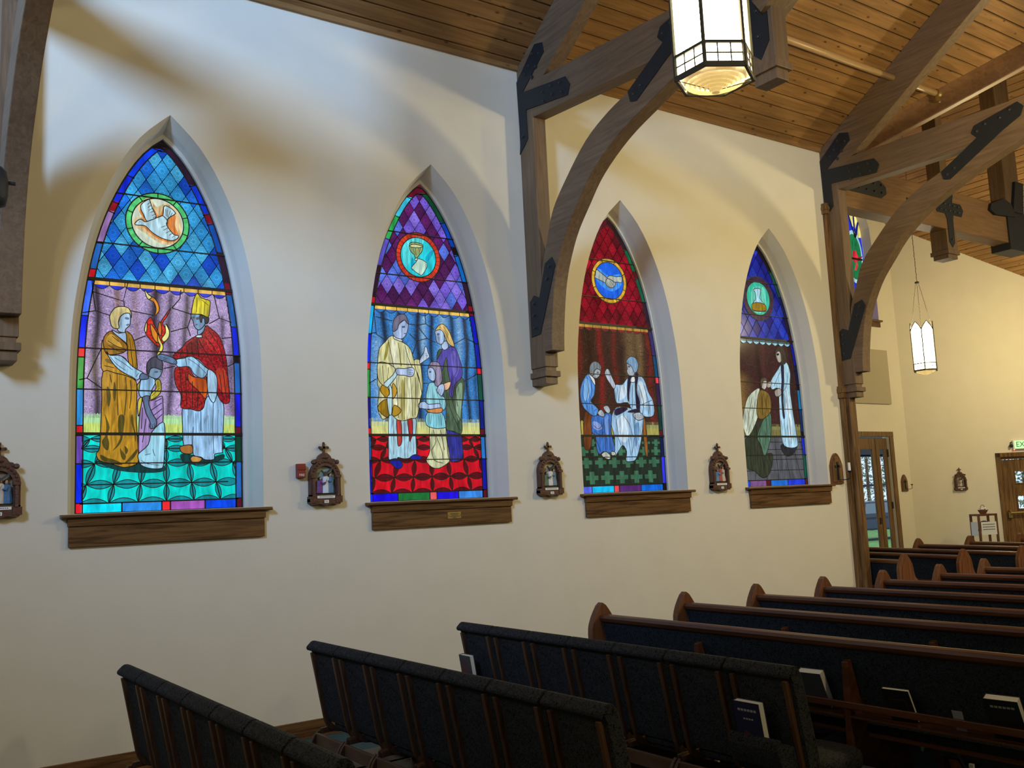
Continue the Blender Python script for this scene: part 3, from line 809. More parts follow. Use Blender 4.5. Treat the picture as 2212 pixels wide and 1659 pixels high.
W.figure(A1, [
  ('f', (172, 146, 208), '850,1160 930,1170 1010,1130 1030,1160 1030,1370 990,1400 960,1430 930,1460 900,1560 820,1630 815,1500 825,1300'),
  ('l', .006, '960,1180 1020,1150|920,1260 1020,1190|950,1300 1025,1240|960,1350 1025,1290|850,1230 840,1420|880,1330 850,1540'),
  ('f', (160, 218, 242), '1030,1358 1050,1450 1045,1600 1035,1740 1010,1770 920,1770 840,1742 815,1692 815,1640 900,1560 930,1450'),
  ('l', .004, '840,1700 900,1730 1000,1740|940,1600 960,1660|870,1650 920,1640'),
  ('f', (152, 198, 236), '850,960 900,950 950,975 965,1010 930,1080 920,1130 840,1140 815,1090 825,1010'),
  ('f', (200, 186, 62), '960,1000 990,980 1012,1010 1012,1090 970,1140 920,1160 925,1110 970,1060'),
  ('f', (200, 186, 62), '830,1000 852,962 820,1008 800,1040 815,1090'), ('f', (200, 186, 70), '820,1150 846,1150 830,1250 812,1310 805,1200'),
  ('l', .004, '930,1130 1000,1060|985,1000 985,1050'),
  ('f', (96, 116, 150), '850,1140 910,1130 905,1200 940,1290 975,1350 965,1400 930,1420 910,1400 915,1360 880,1280 860,1200'),
  ('l', .003, '925,1370 920,1405|940,1375 938,1412|955,1370 955,1405'),
  ('f', (124, 152, 182), '905,930 920,890 960,880 1020,895 1015,935 990,970 960,975 910,955'),
  ('f', (72, 72, 88), '885,900 890,840 930,792 980,786 1020,820 1026,870 1020,900 960,880 920,890 905,930 890,935'),
  ('F', (78, 92, 120), '955,912 985,908 985,922 960,924'), ('F', (78, 92, 120), '1000,908 1015,910 1010,922'),
], 'painted_child')
W.figure(A1, [
  ('f', (186, 36, 22), '870,520 900,450 930,440 960,510 1000,560 1010,480 1040,430 1100,350 1070,420 1030,480 1050,520 1062,490 1085,540 1080,600 1040,660 990,690 930,640 885,590'),
  ('f', (240, 222, 135), '868,550 878,490 890,478 886,560'), ('f', (218, 132, 30), '920,490 960,540 990,600 1000,660 960,640 930,580'),
  ('f', (236, 232, 140), '1050,490 1086,550 1080,612 1040,650 1020,620 1052,570'), ('f', (225, 120, 40), '1000,470 1020,520 1010,600 985,545'),
  ('f', (238, 226, 105), '985,570 1000,620 1032,690 1016,740 974,772 995,720 1005,680 985,640'),
  ('f', (226, 142, 40), '870,190 900,230 960,270 995,330 995,380 960,415 970,360 950,300 900,270'),
  ('f', (230, 228, 145), '868,185 900,230 930,255 905,275 884,250'),
], 'painted_flame')
W.figure(A1, [
  ('F', (16, 62, 62), '470,1700 560,1722 700,1762 815,1695 920,1772 1035,1742 1050,1790 900,1810 640,1790 480,1730'),
  ('F', (16, 62, 62), '1190,1640 1300,1650 1400,1690 1560,1640 1560,1690 1400,1735 1240,1730 1190,1690'),
  ('f', (154, 198, 238), '1205,1230 1280,1245 1360,1260 1390,1200 1430,1130 1475,1190 1510,1120 1560,1190 1570,1280 1555,1600 1560,1630 1490,1642 1480,1690 1400,1692 1370,1670 1300,1650 1290,1560 1215,1565 1205,1400'),
  ('l', .005, '1365,1262 1366,1440|1475,1190 1472,1440 1480,1640|1290,1560 1300,1400'),
  ('l', .003, '1320,1280 1325,1480|1430,1300 1440,1560|1520,1250 1510,1500|1250,1300 1255,1500'),
  ('f', (142, 20, 28), '1410,508 1450,530 1520,590 1560,680 1590,800 1605,950 1622,1150 1600,1195 1550,1182 1510,1100 1500,950 1430,890 1340,800 1240,780 1150,802 1120,770 1200,700 1240,650 1320,600 1370,590'),
  ('f', (150, 30, 28), '1140,880 1250,870 1300,950 1360,970 1415,960 1410,1100 1390,1230 1340,1260 1280,1245 1190,1230 1190,1120 1140,1020'),
  ('f', (208, 92, 30), '1255,930 1300,960 1415,985 1410,1150 1340,1080 1260,1000'),
  ('F', (186, 60, 34), '1500,900 1580,900 1605,1100 1540,1080'), ('F', (178, 30, 36), '1420,560 1500,620 1540,760 1480,740 1400,640'), ('F', (110, 12, 20), '1240,680 1330,620 1350,760 1250,760'),
  ('l', .006, '1330,620 1345,780|1400,600 1480,700 1560,860|1440,560 1530,700 1580,900|1280,650 1290,770|1240,700 1250,770|1350,640 1440,800 1500,900|1200,720 1180,780|1180,900 1200,1180|1230,920 1240,1220|1290,1000 1290,1230|1340,1080 1335,1240|1560,900 1590,1150|1530,940 1560,1150'),
  ('f', (154, 202, 236), '1240,785 1300,785 1400,870 1432,900 1400,960 1360,970 1300,930 1260,870 1160,872 1145,810 1220,795'),
  ('l', .004, '1230,795 1240,868|1250,800 1330,850 1410,930'),
  ('f', (168, 208, 238), '1430,895 1490,930 1510,1000 1505,1120 1475,1190 1430,1120 1420,980'),
  ('f', (96, 124, 162), '985,765 1060,768 1142,810 1142,850 1040,822 985,800'), ('l', .003, '1000,780 1070,800|1000,795 1060,812'),
  ('f', (112, 152, 192), '1340,540 1400,500 1386,560 1340,590'), ('f', (190, 220, 236), '1325,594 1370,590 1372,612 1325,612'),
  ('f', (112, 152, 192), '1283,405 1370,412 1400,430 1412,470 1390,510 1350,546 1310,522 1295,470 1280,440'),
  ('f', (26, 32, 46), '1355,418 1430,432 1428,480 1402,492 1396,450 1376,444 1370,480 1360,470'),
  ('F', (52, 68, 98), '1288,432 1310,430 1308,442 1290,444'), ('F', (52, 68, 98), '1322,436 1350,432 1350,452 1325,455'), ('F', (60, 80, 110), '1310,500 1335,492 1330,504'),
  ('f', (218, 204, 34), '1280,392 1300,280 1330,224 1370,265 1440,288 1442,340 1430,432 1370,410 1285,405'),
  ('l', .004, '1330,260 1325,390|1370,280 1430,330|1400,300 1390,410'),
  ('f', (164, 108, 48), '1175,1590 1200,1570 1280,1565 1290,1630 1250,1642 1195,1630'), ('f', (192, 142, 72), '1270,1680 1300,1660 1370,1680 1350,1712 1290,1716'),
], 'painted_figure')
W.finish()

# -------------------------------------------------- second window: communion
C2 = z_frame(640, 640, 3.19)
W = Window(1, 'pointed stained glass window with a chalice medallion over a priest and a woman', 2)
W.lw = .007
W.frame()
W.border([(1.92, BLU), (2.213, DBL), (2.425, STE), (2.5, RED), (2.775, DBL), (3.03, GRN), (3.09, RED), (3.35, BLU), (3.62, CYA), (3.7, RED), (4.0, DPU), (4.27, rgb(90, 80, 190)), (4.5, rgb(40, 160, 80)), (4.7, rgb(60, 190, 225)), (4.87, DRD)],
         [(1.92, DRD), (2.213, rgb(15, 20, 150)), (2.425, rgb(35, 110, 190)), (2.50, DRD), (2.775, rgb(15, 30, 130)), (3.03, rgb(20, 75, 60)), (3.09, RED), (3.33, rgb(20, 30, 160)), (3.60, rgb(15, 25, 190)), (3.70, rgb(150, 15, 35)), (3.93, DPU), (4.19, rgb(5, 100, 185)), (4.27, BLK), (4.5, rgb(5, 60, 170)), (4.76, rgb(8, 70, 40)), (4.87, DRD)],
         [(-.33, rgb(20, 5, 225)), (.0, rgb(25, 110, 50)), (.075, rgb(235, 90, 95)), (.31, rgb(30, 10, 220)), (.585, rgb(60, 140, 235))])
W.lattice([rgb(95, 30, 105), rgb(70, 25, 80), rgb(115, 90, 215), rgb(130, 110, 225), rgb(80, 28, 90), rgb(85, 115, 225)])
db = rgb(25, 30, 45); lb = rgb(150, 190, 215)
W.scene(rgb(62, 132, 205), [(-.42, .025, .85, db, 3.6, 2.56), (-.25, .02, .7, db, 3.6, 2.56), (-.06, .03, .85, db, 3.6, 2.56), (.08, .02, .8, db, 3.6, 2.56), (.3, .02, .7, db, 3.6, 2.56), (.46, .02, .75, db, 3.6, 2.56), (.0, .02, .5, lb, 3.6, 3.2), (.2, .03, .5, lb, 3.6, 3.0), (-.5, .03, .35, lb, 3.3, 2.6), (.38, .02, .4, lb, 3.6, 2.9), (.56, .02, .5, db, 3.6, 2.56)],
        None, rgb(238, 196, 90), rgb(50, 110, 190), (rgb(196, 206, 150), rgb(212, 214, 135)))
for seg in ('535,110 550,260 620,310', '545,140 660,170', '490,260 550,250', '760,190 830,200 890,190 950,230', '890,190 885,110', '830,200 900,290 960,320', '780,260 830,310 900,290', '830,310 800,400', '1085,330 1160,290 1230,320', '1160,290 1150,150', '1150,590 1240,540', '500,600 550,570', '870,600 905,600'):
    ribbon(W.lead, W.pts(C2, seg), .008, YG-.004)
W.leafgrid(rgb(205, 14, 34), rgb(92, 8, 20), .007)
ZC = z_frame(640, 340, 4.424)
cx, cz_ = W.loc((903, 556))
med = W.medallion(cx, cz_, .238, rgb(215, 62, 40), rgb(40, 210, 225), 34, .80)
W.figure(ZC, [
  ('F', (90, 228, 235), '1010,880 1060,800 1150,760 1220,800 1150,900 1080,1000 1040,1050'), ('F', (20, 165, 200), '1100,960 1130,1010 1120,1080 1090,1060'), ('F', (20, 165, 200), '1230,960 1290,890 1310,910 1250,1000'),
  ('f', (160, 180, 120), '1075,850 1090,815 1140,815 1195,830 1208,855 1195,905 1165,940 1150,965 1135,965 1120,930 1090,900'),
  ('f', (205, 215, 165), '1080,850 1110,832 1170,840 1205,856 1165,866 1110,862'), ('l', .004, '1110,870 1130,935|1135,870 1142,940|1160,870 1152,935|1185,866 1165,925'),
  ('f', (180, 225, 215), '1135,965 1152,965 1165,985 1125,985'),
  ('f', (188, 222, 205), '1140,1000 1160,970 1200,980 1245,1010 1245,1050 1220,1100 1190,1132 1140,1100 1095,1060 1110,1035', False),
], 'painted_chalice', med)
CHA = (208, 206, 152); SKIN = (172, 192, 226); ALB = (172, 216, 236)
W.figure(C2, [
  ('f', ALB, '640,815 700,848 740,856 822,838 822,960 826,1090 790,1112 740,1120 700,1110 690,1125 640,1132 634,1050 634,950'),
  ('l', .004, '665,850 670,1090|740,870 745,1100|800,860 805,1080|770,1000 765,1110'),
  ('f', (192, 62, 52), '690,853 718,855 726,1000 700,1032 694,960'), ('f', (186, 46, 46), '765,850 796,840 800,940 780,1002 775,950'),
  ('f', (26, 32, 152), '640,1132 700,1120 732,1160 712,1188 680,1182'), ('f', (26, 32, 152), '780,1112 818,1090 862,1110 846,1124 800,1124'),
  ('f', CHA, '655,272 720,312 775,350 802,420 832,540 863,650 850,720 830,832 790,842 740,858 690,850 650,815 600,850 575,820 558,760 570,640 556,600 560,440 570,360 610,315'),
  ('F', (236, 236, 205), '660,300 690,330 700,560 690,800 670,790 680,560 650,400'), ('F', (228, 230, 190), '740,350 770,380 790,560 790,800 760,820 765,600'),
  ('F', (160, 150, 70), '620,330 640,320 620,420 600,440'), ('F', (165, 155, 80), '720,600 740,600 735,840 720,830'),
  ('l', .006, '630,300 655,420 670,490|700,320 720,480|745,340 770,430 800,500|690,560 700,840|745,560 740,850|785,560 800,830|820,560 815,820'),
  ('f', (176, 134, 24), '575,640 605,600 642,670 620,702 590,672'), ('f', (192, 150, 42), '665,600 692,650 670,702 650,702 655,640'),
  ('f', (152, 118, 22), '556,765 620,710 636,822 600,824'), ('f', (168, 132, 34), '660,820 670,750 720,785 690,822'),
  ('f', (190, 224, 234), '630,602 655,640 655,800 635,812 622,702 640,672'),
  ('f', CHA, '558,465 610,458 670,490 682,520 660,562 610,612 580,602 558,560'), ('l', .005, '590,480 600,600|630,490 625,590'),
  ('f', (182, 216, 228), '600,602 660,545 685,500 692,542 640,612 620,628'),
  ('f', SKIN, '685,500 740,500 790,490 810,510 802,546 780,556 740,546 690,540'), ('l', .003, '770,510 800,512|770,525 800,530|768,538 795,545'),
  ('f', CHA, '808,440 846,440 852,470 866,600 860,662 840,560 816,500'),
  ('f', (186, 206, 232), '846,466 850,430 875,385 880,352 894,352 902,385 912,420 880,446'), ('l', .003, '878,395 892,400|882,410 905,412'),
  ('f', (218, 226, 224), '672,272 720,298 722,314 668,294'),
  ('f', (166, 188, 226), '663,242 690,230 700,195 720,180 745,165 766,190 761,240 741,282 715,296 680,286 663,266'),
  ('f', (110, 106, 130), '660,232 664,170 700,130 745,130 768,180 760,190 740,166 715,181 700,200 690,230 665,246'),
  ('F', (84, 98, 132), '722,208 742,206 742,218 724,220'), ('F', (80, 90, 120), '735,258 750,255 745,264'),
], 'painted_figure')
W.figure(C2, [
  ('f', (52, 54, 152), '1030,918 1080,935 1130,950 1146,1050 1140,1120 1080,1142 1050,1120 1040,1020'), ('l', .005, '1060,950 1075,1130|1100,960 1110,1130'),
  ('f', (78, 100, 78), '1040,380 1052,400 1062,560 1052,640 1140,560 1156,640 1140,760 1140,860 1136,946 1080,930 1030,910 1030,780 1000,600 1000,500 1020,420'),
  ('F', (140, 170, 140), '1100,640 1140,600 1135,760 1120,860 1100,780'), ('l', .006, '1040,660 1060,780 1130,930|1060,640 1090,780 1135,860|1090,620 1110,760|1020,560 1040,760'),
  ('f', (88, 78, 172), '975,380 1010,362 1050,350 1090,355 1112,400 1141,500 1136,560 1090,612 1075,700 1050,672 1058,600 1040,500 1030,420 1000,520 966,450'),
  ('F', (116, 106, 205), '1070,380 1100,400 1120,500 1090,560 1070,480'), ('l', .005, '1100,400 1110,500 1070,580|1075,620 1065,690'),
  ('f', (66, 88, 70), '970,385 990,365 1002,375 982,410 965,442'),
  ('f', (166, 192, 226), '1000,328 1030,308 1046,350 1020,372 1000,356'),
  ('f', (166, 192, 226), '953,242 985,230 1012,250 1016,300 1002,330 975,327 961,302 957,270'),
  ('f', (220, 190, 116), '953,240 980,200 1010,194 1040,225 1066,280 1086,347 1050,332 1030,300 1010,250 985,230'), ('l', .003, '990,215 1030,260 1060,330|1010,210 1050,270'),
  ('F', (84, 98, 132), '966,258 982,256 982,268 968,270'),
], 'painted_woman')
W.figure(C2, [
  ('f', (204, 208, 164), '915,903 960,912 1026,905 1040,1000 1056,1120 1040,1152 980,1186 930,1176 894,1130 920,1060'), ('l', .006, '940,920 960,1000 930,1060|960,960 1000,1060 1010,1120|930,1060 950,1130 1010,1150|990,920 1020,1060'),
  ('f', (132, 206, 222), '903,800 1000,800 1029,890 1020,906 960,911 894,886'), ('l', .004, '930,810 925,880|960,810 965,900|990,810 1000,890'),
  ('f', (142, 206, 218), '913,600 945,595 970,620 990,680 1020,700 1029,760 1000,790 900,800 894,740 892,690 900,640'), ('l', .003, '935,620 940,720|960,640 990,740'),
  ('f', (172, 196, 232), '843,740 880,725 910,745 985,740 992,770 960,780 850,772'), ('f', (218, 142, 82), '903,784 1000,770 998,800 950,806 903,796'),
  ('f', (166, 192, 226), '906,500 935,490 955,530 955,570 940,586 915,572 903,540'),
  ('f', (142, 132, 162), '903,500 920,460 955,450 986,470 1001,540 998,592 970,622 950,600 960,540 940,500 920,490'),
  ('F', (84, 98, 132), '912,518 926,516 926,527 913,528'),
  ('f', (222, 178, 142), '1005,610 1060,590 1046,640 1015,646'), ('f', (162, 182, 216), '963,650 980,615 1010,605 1019,645 1000,686 985,681'), ('l', .003, '985,640 975,670|998,640 990,678'),
], 'painted_child')
W.finish()
# engraved brass plate on the apron
np_ = MB(); np_.box(.02, .162, -0.031, -0.027, 1.664, 1.722)
npo = np_.build('name_plate', BRASS, W.sill, bevel=.001)
e = MB()
for i, (a, b) in enumerate(((.045, .137), (.055, .127), (.04, .142), (.07, .112))): e.box(a, b, -0.0318, -0.031, 1.707-i*.0125, 1.711-i*.0125)
for zz in (1.693,):
    for xx in (.028, .154): e.box(xx-.003, xx+.003, -.0322, -.031, zz-.003, zz+.003)
e.build('engraving', LEAD, npo)

# -------------------------------------------------- third window: reconciliation
D3 = z_frame(1140, 680, 3.687)
W = Window(2, 'pointed stained glass window with a red lattice and clasped hands over two seated men', 3)
W.lw = .008
W.frame()
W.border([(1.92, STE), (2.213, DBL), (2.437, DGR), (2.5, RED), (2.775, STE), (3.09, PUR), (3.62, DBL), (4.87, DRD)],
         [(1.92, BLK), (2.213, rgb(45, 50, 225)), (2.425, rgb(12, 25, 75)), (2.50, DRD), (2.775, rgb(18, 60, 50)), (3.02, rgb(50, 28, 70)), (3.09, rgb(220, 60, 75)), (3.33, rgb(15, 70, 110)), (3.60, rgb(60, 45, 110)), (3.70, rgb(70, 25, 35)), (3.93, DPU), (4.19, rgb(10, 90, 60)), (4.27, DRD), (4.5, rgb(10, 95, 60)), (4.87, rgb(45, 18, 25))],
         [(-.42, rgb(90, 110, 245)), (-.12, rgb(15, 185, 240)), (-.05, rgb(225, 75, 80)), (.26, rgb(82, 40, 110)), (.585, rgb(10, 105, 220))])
W.lattice([rgb(140, 10, 34), rgb(122, 10, 30), rgb(152, 14, 38), rgb(100, 12, 26)])
bz = rgb(120, 98, 66); rd = rgb(118, 34, 26)
W.scene(rgb(62, 38, 27), [(-.5, .03, .5, rd, 3.6, 3.1), (-.2, .025, .8, rd, 3.6, 2.7), (.0, .02, .5, rd, 3.6, 3.0), (.22, .06, .55, bz, 3.6, 2.9), (.36, .04, .6, bz, 3.6, 2.8), (.5, .03, .5, rd, 3.6, 2.6), (-.35, .03, .6, rgb(45, 30, 22), 3.6, 2.56), (.1, .04, .5, rgb(48, 30, 22), 3.4, 2.56)],
        None, rgb(180, 140, 62), rgb(130, 40, 40), (rgb(150, 152, 96), rgb(170, 160, 84)))
for seg in ('400,200 470,250 450,120', '540,120 530,280', '640,240 600,300', '640,240 690,120', '640,240 720,260 760,290', '940,290 920,140', '900,300 1000,330', '920,420 1010,400', '960,590 1020,560', '420,390 480,350'):
    ribbon(W.lead, W.pts(D3, seg), .006, YG-.004)
# green floor with crosses
p = Pane(); p.poly([(-.585, 1.916), (.585, 1.916), (.585, 2.437), (-.585, 2.437)], rgb(34, 46, 36), 0)
cr = MB()
for r, (zc, hz, px_, ox) in enumerate(((2.0, .068, .205, 0), (2.16, .062, .19, .095), (2.275, .05, .17, 0), (2.365, .04, .15, .07))):
    for k in range(-4, 5):
        cx = k*px_+ox; a, b = px_*.42, px_*.17
        q = [(cx-b, zc-hz), (cx+b, zc-hz), (cx+b, zc-hz*.38), (cx+a, zc-hz*.38), (cx+a, zc+hz*.38), (cx+b, zc+hz*.38), (cx+b, zc+hz), (cx-b, zc+hz), (cx-b, zc+hz*.38), (cx-a, zc+hz*.38), (cx-a, zc-hz*.38), (cx-b, zc-hz*.38)]
        if max(abs(t[0]) for t in q) > .585: continue
        p.poly(q, rgb(58, 104, 78), .0006); ribbon(W.lead, q, .006, YG-.003, closed=True)
        ribbon(W.lead, [(cx+px_/2, zc-hz*1.1), (cx+px_/2, zc+hz*1.1)], .005, YG-.003)
p.mb.build('floor_panel', G_PLAIN, W.root)
ZD = z_frame(1140, 420, 4.879)
cx, cz_ = W.loc((1315, 607))
med = W.medallion(cx, cz_, .248, rgb(222, 172, 52), rgb(28, 100, 232), 8, .83)
W.figure(ZD, [
  ('F', (70, 150, 245), '740,780 830,850 900,850 980,850 980,960 900,1020 820,1000 720,900'),
  ('f', (176, 190, 180), '708,850 720,795 770,830 830,880 850,900 820,935 770,910 705,878'),
  ('f', (180, 192, 184), '985,868 930,870 880,858 845,862 835,885 850,910 880,930 940,925 985,930'),
  ('f', (170, 178, 166), '830,890 870,900 915,930 920,950 900,980 870,985 840,970 815,935'), ('l', .004, '845,920 880,975|860,910 900,965|875,905 915,945|830,935 860,980'),
], 'painted_hands', med)
BLUC = (86, 146, 222); SURP = (158, 196, 228)
W.figure(D3, [
  ('f', (112, 62, 30), '455,780 505,790 505,1040 455,1072 442,950'), ('f', (196, 178, 90), '420,850 438,850 442,960 425,940'),
  ('f', (64, 114, 196), '505,808 560,800 640,780 667,810 660,900 667,960 692,1080 640,1102 600,1090 570,1112 545,1060 538,970 508,930'),
  ('F', (140, 165, 225), '515,850 560,860 590,900 560,920 520,900'), ('F', (120, 160, 230), '610,820 640,810 640,960 620,960'),
  ('l', .006, '520,880 560,910 590,880|530,930 580,960 600,930|600,830 620,1090|640,830 655,1080|545,1000 580,1090'),
  ('f', BLUC, '470,475 500,490 532,560 526,640 500,690 556,750 546,800 510,802 450,750 425,700 413,620 430,540'),
  ('F', (130, 185, 240), '450,520 480,520 500,600 470,680 440,660'), ('l', .006, '470,500 480,600 460,700|500,520 505,620 490,700|440,560 440,660 470,740|525,770 545,750'),
  ('f', (222, 228, 230), '480,470 526,510 532,562 500,512'),
  ('f', (166, 176, 182), '525,455 545,430 576,440 570,480 546,506 520,500 510,480'),
  ('f', (122, 132, 138), '495,400 520,374 555,380 579,410 576,442 545,430 525,452 520,482 495,482 487,440'), ('F', (90, 98, 108), '545,455 562,455 560,466 546,466'),
  ('f', (172, 182, 192), '553,780 580,755 606,790 600,813 570,806'), ('f', (172, 182, 192), '598,735 630,724 652,760 641,787 615,771'),
  ('f', (188, 194, 178), '583,1110 620,1090 656,1130 641,1152 600,1137'), ('f', (188, 194, 178), '660,1090 690,1094 691,1117 665,1121'),
], 'painted_figure')
W.figure(D3, [
  ('f', (152, 92, 42), '910,850 936,850 956,1100 935,1102'),
  ('f', SURP, '700,740 800,740 880,770 920,830 906,960 890,1060 860,1150 820,1169 780,1161 786,1090 755,1040 720,1090 690,1121 690,980 660,850'),
  ('F', (205, 226, 242), '710,850 760,800 800,850 790,1000 740,1000'), ('F', (110, 150, 195), '850,880 880,870 870,1020 850,1040'),
  ('l', .006, '700,830 720,960|760,800 810,880 830,960|850,810 845,950|880,860 880,1000|710,960 740,1040|800,990 820,1120|850,960 830,1100'),
  ('f', SURP, '690,560 750,555 800,495 870,480 920,510 960,620 996,690 1001,800 930,812 880,770 830,760 792,700 710,706 690,640'),
  ('F', (214, 232, 244), '880,540 910,540 940,650 930,740 890,650'), ('F', (205, 226, 242), '720,590 770,560 780,640 730,680'),
  ('l', .006, '735,570 720,690|880,560 920,700 910,790|920,560 960,700 960,790|830,560 830,740|900,720 985,680'),
  ('f', (38, 30, 62), '795,500 822,494 806,600 800,692 789,640'), ('f', (38, 30, 62), '850,480 877,478 862,600 887,690 886,772 868,770 858,700'),
  ('f', (44, 32, 62), '690,760 740,738 792,750 702,802'), ('f', (44, 32, 62), '790,775 850,753 886,760 880,777'),
  ('f', (222, 230, 232), '820,500 845,495 848,535 815,535'),
  ('f', (172, 186, 196), '785,390 820,400 846,450 836,492 800,482 784,450 789,430'),
  ('f', (126, 162, 194), '780,370 810,334 850,344 874,390 869,442 845,462 820,410 790,390'), ('F', (84, 94, 110), '794,408 810,406 810,418 796,420'),
  ('f', (176, 186, 202), '609,470 620,434 640,438 662,490 692,560 680,592 650,550 625,510'), ('l', .003, '620,450 640,490|635,445 650,490'),
  ('f', (172, 182, 192), '833,790 890,779 920,820 880,842 845,822'), ('l', .003, '845,800 900,800|850,815 895,815'),
], 'painted_figure')
W.finish()

# -------------------------------------------------- fourth window: anointing
E4 = z_frame(1520, 480, 2.591)
W = Window(3, 'pointed stained glass window with a flask medallion over a standing man in white', 4)
W.lw = .009
W.frame()
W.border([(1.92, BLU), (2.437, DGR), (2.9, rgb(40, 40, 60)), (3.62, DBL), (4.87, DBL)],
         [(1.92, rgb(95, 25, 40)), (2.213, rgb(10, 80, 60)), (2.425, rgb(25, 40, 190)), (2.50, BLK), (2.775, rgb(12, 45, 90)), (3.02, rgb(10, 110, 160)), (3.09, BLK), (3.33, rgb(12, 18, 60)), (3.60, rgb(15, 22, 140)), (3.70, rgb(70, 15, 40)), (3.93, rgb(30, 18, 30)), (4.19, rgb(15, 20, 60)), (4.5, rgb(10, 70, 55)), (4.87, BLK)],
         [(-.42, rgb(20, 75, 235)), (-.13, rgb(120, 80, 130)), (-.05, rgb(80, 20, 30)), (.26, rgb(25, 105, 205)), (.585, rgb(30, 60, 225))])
W.lattice([rgb(26, 38, 160), rgb(22, 30, 140), rgb(32, 54, 178), rgb(18, 16, 108)], .155, .225)
W.scene(rgb(62, 34, 33), [(-.45, .09, .75, rgb(120, 92, 50), 3.15, 2.7), (-.3, .05, .4, rgb(90, 70, 46), 3.1, 2.6), (-.1, .03, .5, rgb(34, 20, 20), 3.6, 2.56), (.0, .02, .35, rgb(90, 45, 45), 3.6, 2.7), (.3, .03, .5, rgb(34, 20, 20), 3.6, 2.56), (.5, .03, .5, rgb(40, 24, 22), 3.6, 2.56)],
        None, rgb(70, 90, 90), rgb(150, 205, 225), (rgb(130, 128, 78), rgb(120, 112, 66)))
for seg in ('190,740 230,790 270,745', '230,790 300,810', '310,745 320,800', '360,745 350,800', '490,840 520,830', '370,790 395,780'):
    ribbon(W.lead, W.pts(E4, seg), .006, YG-.004)
p = Pane(); p.poly([(-.585, 1.916), (.585, 1.916), (.585, 2.437), (-.585, 2.437)], rgb(84, 86, 92), 0)
for r, z in enumerate((2.03, 2.16, 2.28, 2.37)): ribbon(W.lead, [(-.585, z), (.585, z)], .008, YG-.003)
for k in range(-3, 4): ribbon(W.lead, [(.1+k*.21, 1.916), (.08+k*.15, 2.437)], .008, YG-.003)
p.mb.build('floor_panel', G_PLAIN, W.root)
cx, cz_ = W.loc((1637, 645))
med = W.medallion(cx, cz_, .275, rgb(64, 40, 62), rgb(52, 190, 158), 24, .76)
W.figure(E4, [
  ('F', (105, 215, 190), '270,370 330,365 345,420 340,490 300,510 265,470'),
  ('f', (170, 220, 238), '276,378 294,371 316,378 312,420 318,436 340,462 346,484 345,500 276,496 268,470 275,450 288,430 288,400'),
  ('f', (152, 122, 22), '270,456 300,450 340,462 345,496 278,494 268,474'),
], 'painted_flask', med)
W.figure(E4, [
  ('f', (54, 60, 44), '250,1200 300,1120 332,1110 300,1200 340,1290 386,1300 370,1400 330,1432 280,1390 240,1370 230,1230'),
  ('f', (84, 120, 98), '370,1060 376,1190 342,1312 320,1250 298,1200 330,1110'), ('l', .007, '350,1100 345,1250|320,1130 310,1200|280,1200 290,1360|310,1230 340,1400|260,1230 262,1360'),
  ('f', (196, 206, 184), '245,980 300,930 312,950 296,1030 302,1090 250,1200 220,1150 220,1080'), ('l', .006, '270,980 250,1080 240,1170|290,990 270,1100 250,1180'),
  ('f', (128, 102, 44), '310,945 350,950 371,985 373,1060 330,1102 300,1090 295,1030'), ('l', .005, '330,960 325,1080|350,970 350,1070'),
  ('f', (176, 168, 158), '322,896 345,880 353,910 340,937 322,925'), ('f', (98, 84, 64), '316,900 322,876 345,873 350,885 330,890 322,925'),
], 'painted_patient')
W.figure(E4, [
  ('F', (40, 40, 46), '440,1240 520,1250 500,1300 460,1310 430,1270'),
  ('f', (170, 212, 232), '440,785 466,790 483,850 481,930 496,1050 523,1220 520,1256 480,1263 440,1235 425,1100 420,1000 415,930 380,937 374,890 410,830'),
  ('F', (205, 230, 242), '455,960 475,960 500,1180 480,1220'), ('l', .006, '425,840 390,920|460,940 475,1090 490,1240|445,960 450,1100 455,1230|470,840 460,920 430,960'),
  ('f', (40, 40, 72), '430,790 444,790 447,880 442,1000 452,1090 441,1085 432,950 435,880'),
  ('f', (172, 164, 156), '395,945 425,930 432,965 405,977'), ('f', (176, 168, 158), '350,900 376,893 372,922 355,926'),
  ('f', (174, 166, 156), '401,730 425,725 436,760 425,787 408,771'), ('f', (74, 62, 50), '399,740 410,705 436,700 452,740 457,787 435,792 430,740 415,720'),
  ('F', (30, 26, 26), '405,737 418,735 418,745 406,746'),
], 'painted_figure')
W.finish()

# -------------------------------------------------- tall window high in the transept wall
s5 = structure('window_5', 'tall pointed blue and yellow stained glass window high on the transept wall behind the corner column', 'window', (W5X, YT, 0))
m = MB(); inn = [(p[0]*.94, W5Z0+(p[1]-W5Z0)*.97) for p in w5loop]
def p5(pts, col, y): m.add([(a, y, b) for a, b in pts], [tuple(t) for t in tessellate_polygon([[Vector((a, b, 0)) for a, b in pts]])], col)
p5(inn, rgb(35, 55, 215), .2)
YEL = rgb(238, 226, 130)
F5 = z_frame(1820, 360, 5.529)
def q5(txt):
    out = []
    for p in poly_px(F5, txt):
        v = on_y(p[0], p[1], YT+.2); out.append((v.x-W5X, v.z))
    return out
for txt in ('70,500 112,500 118,600 128,720 100,690 82,620', '130,505 205,520 190,600 150,745 138,700', '205,610 185,700 172,850 228,850 232,740', '262,690 245,800 262,860 306,860 285,740', '255,880 262,960 300,1000 325,960 305,885'):
    p5(q5(txt), YEL, .199)
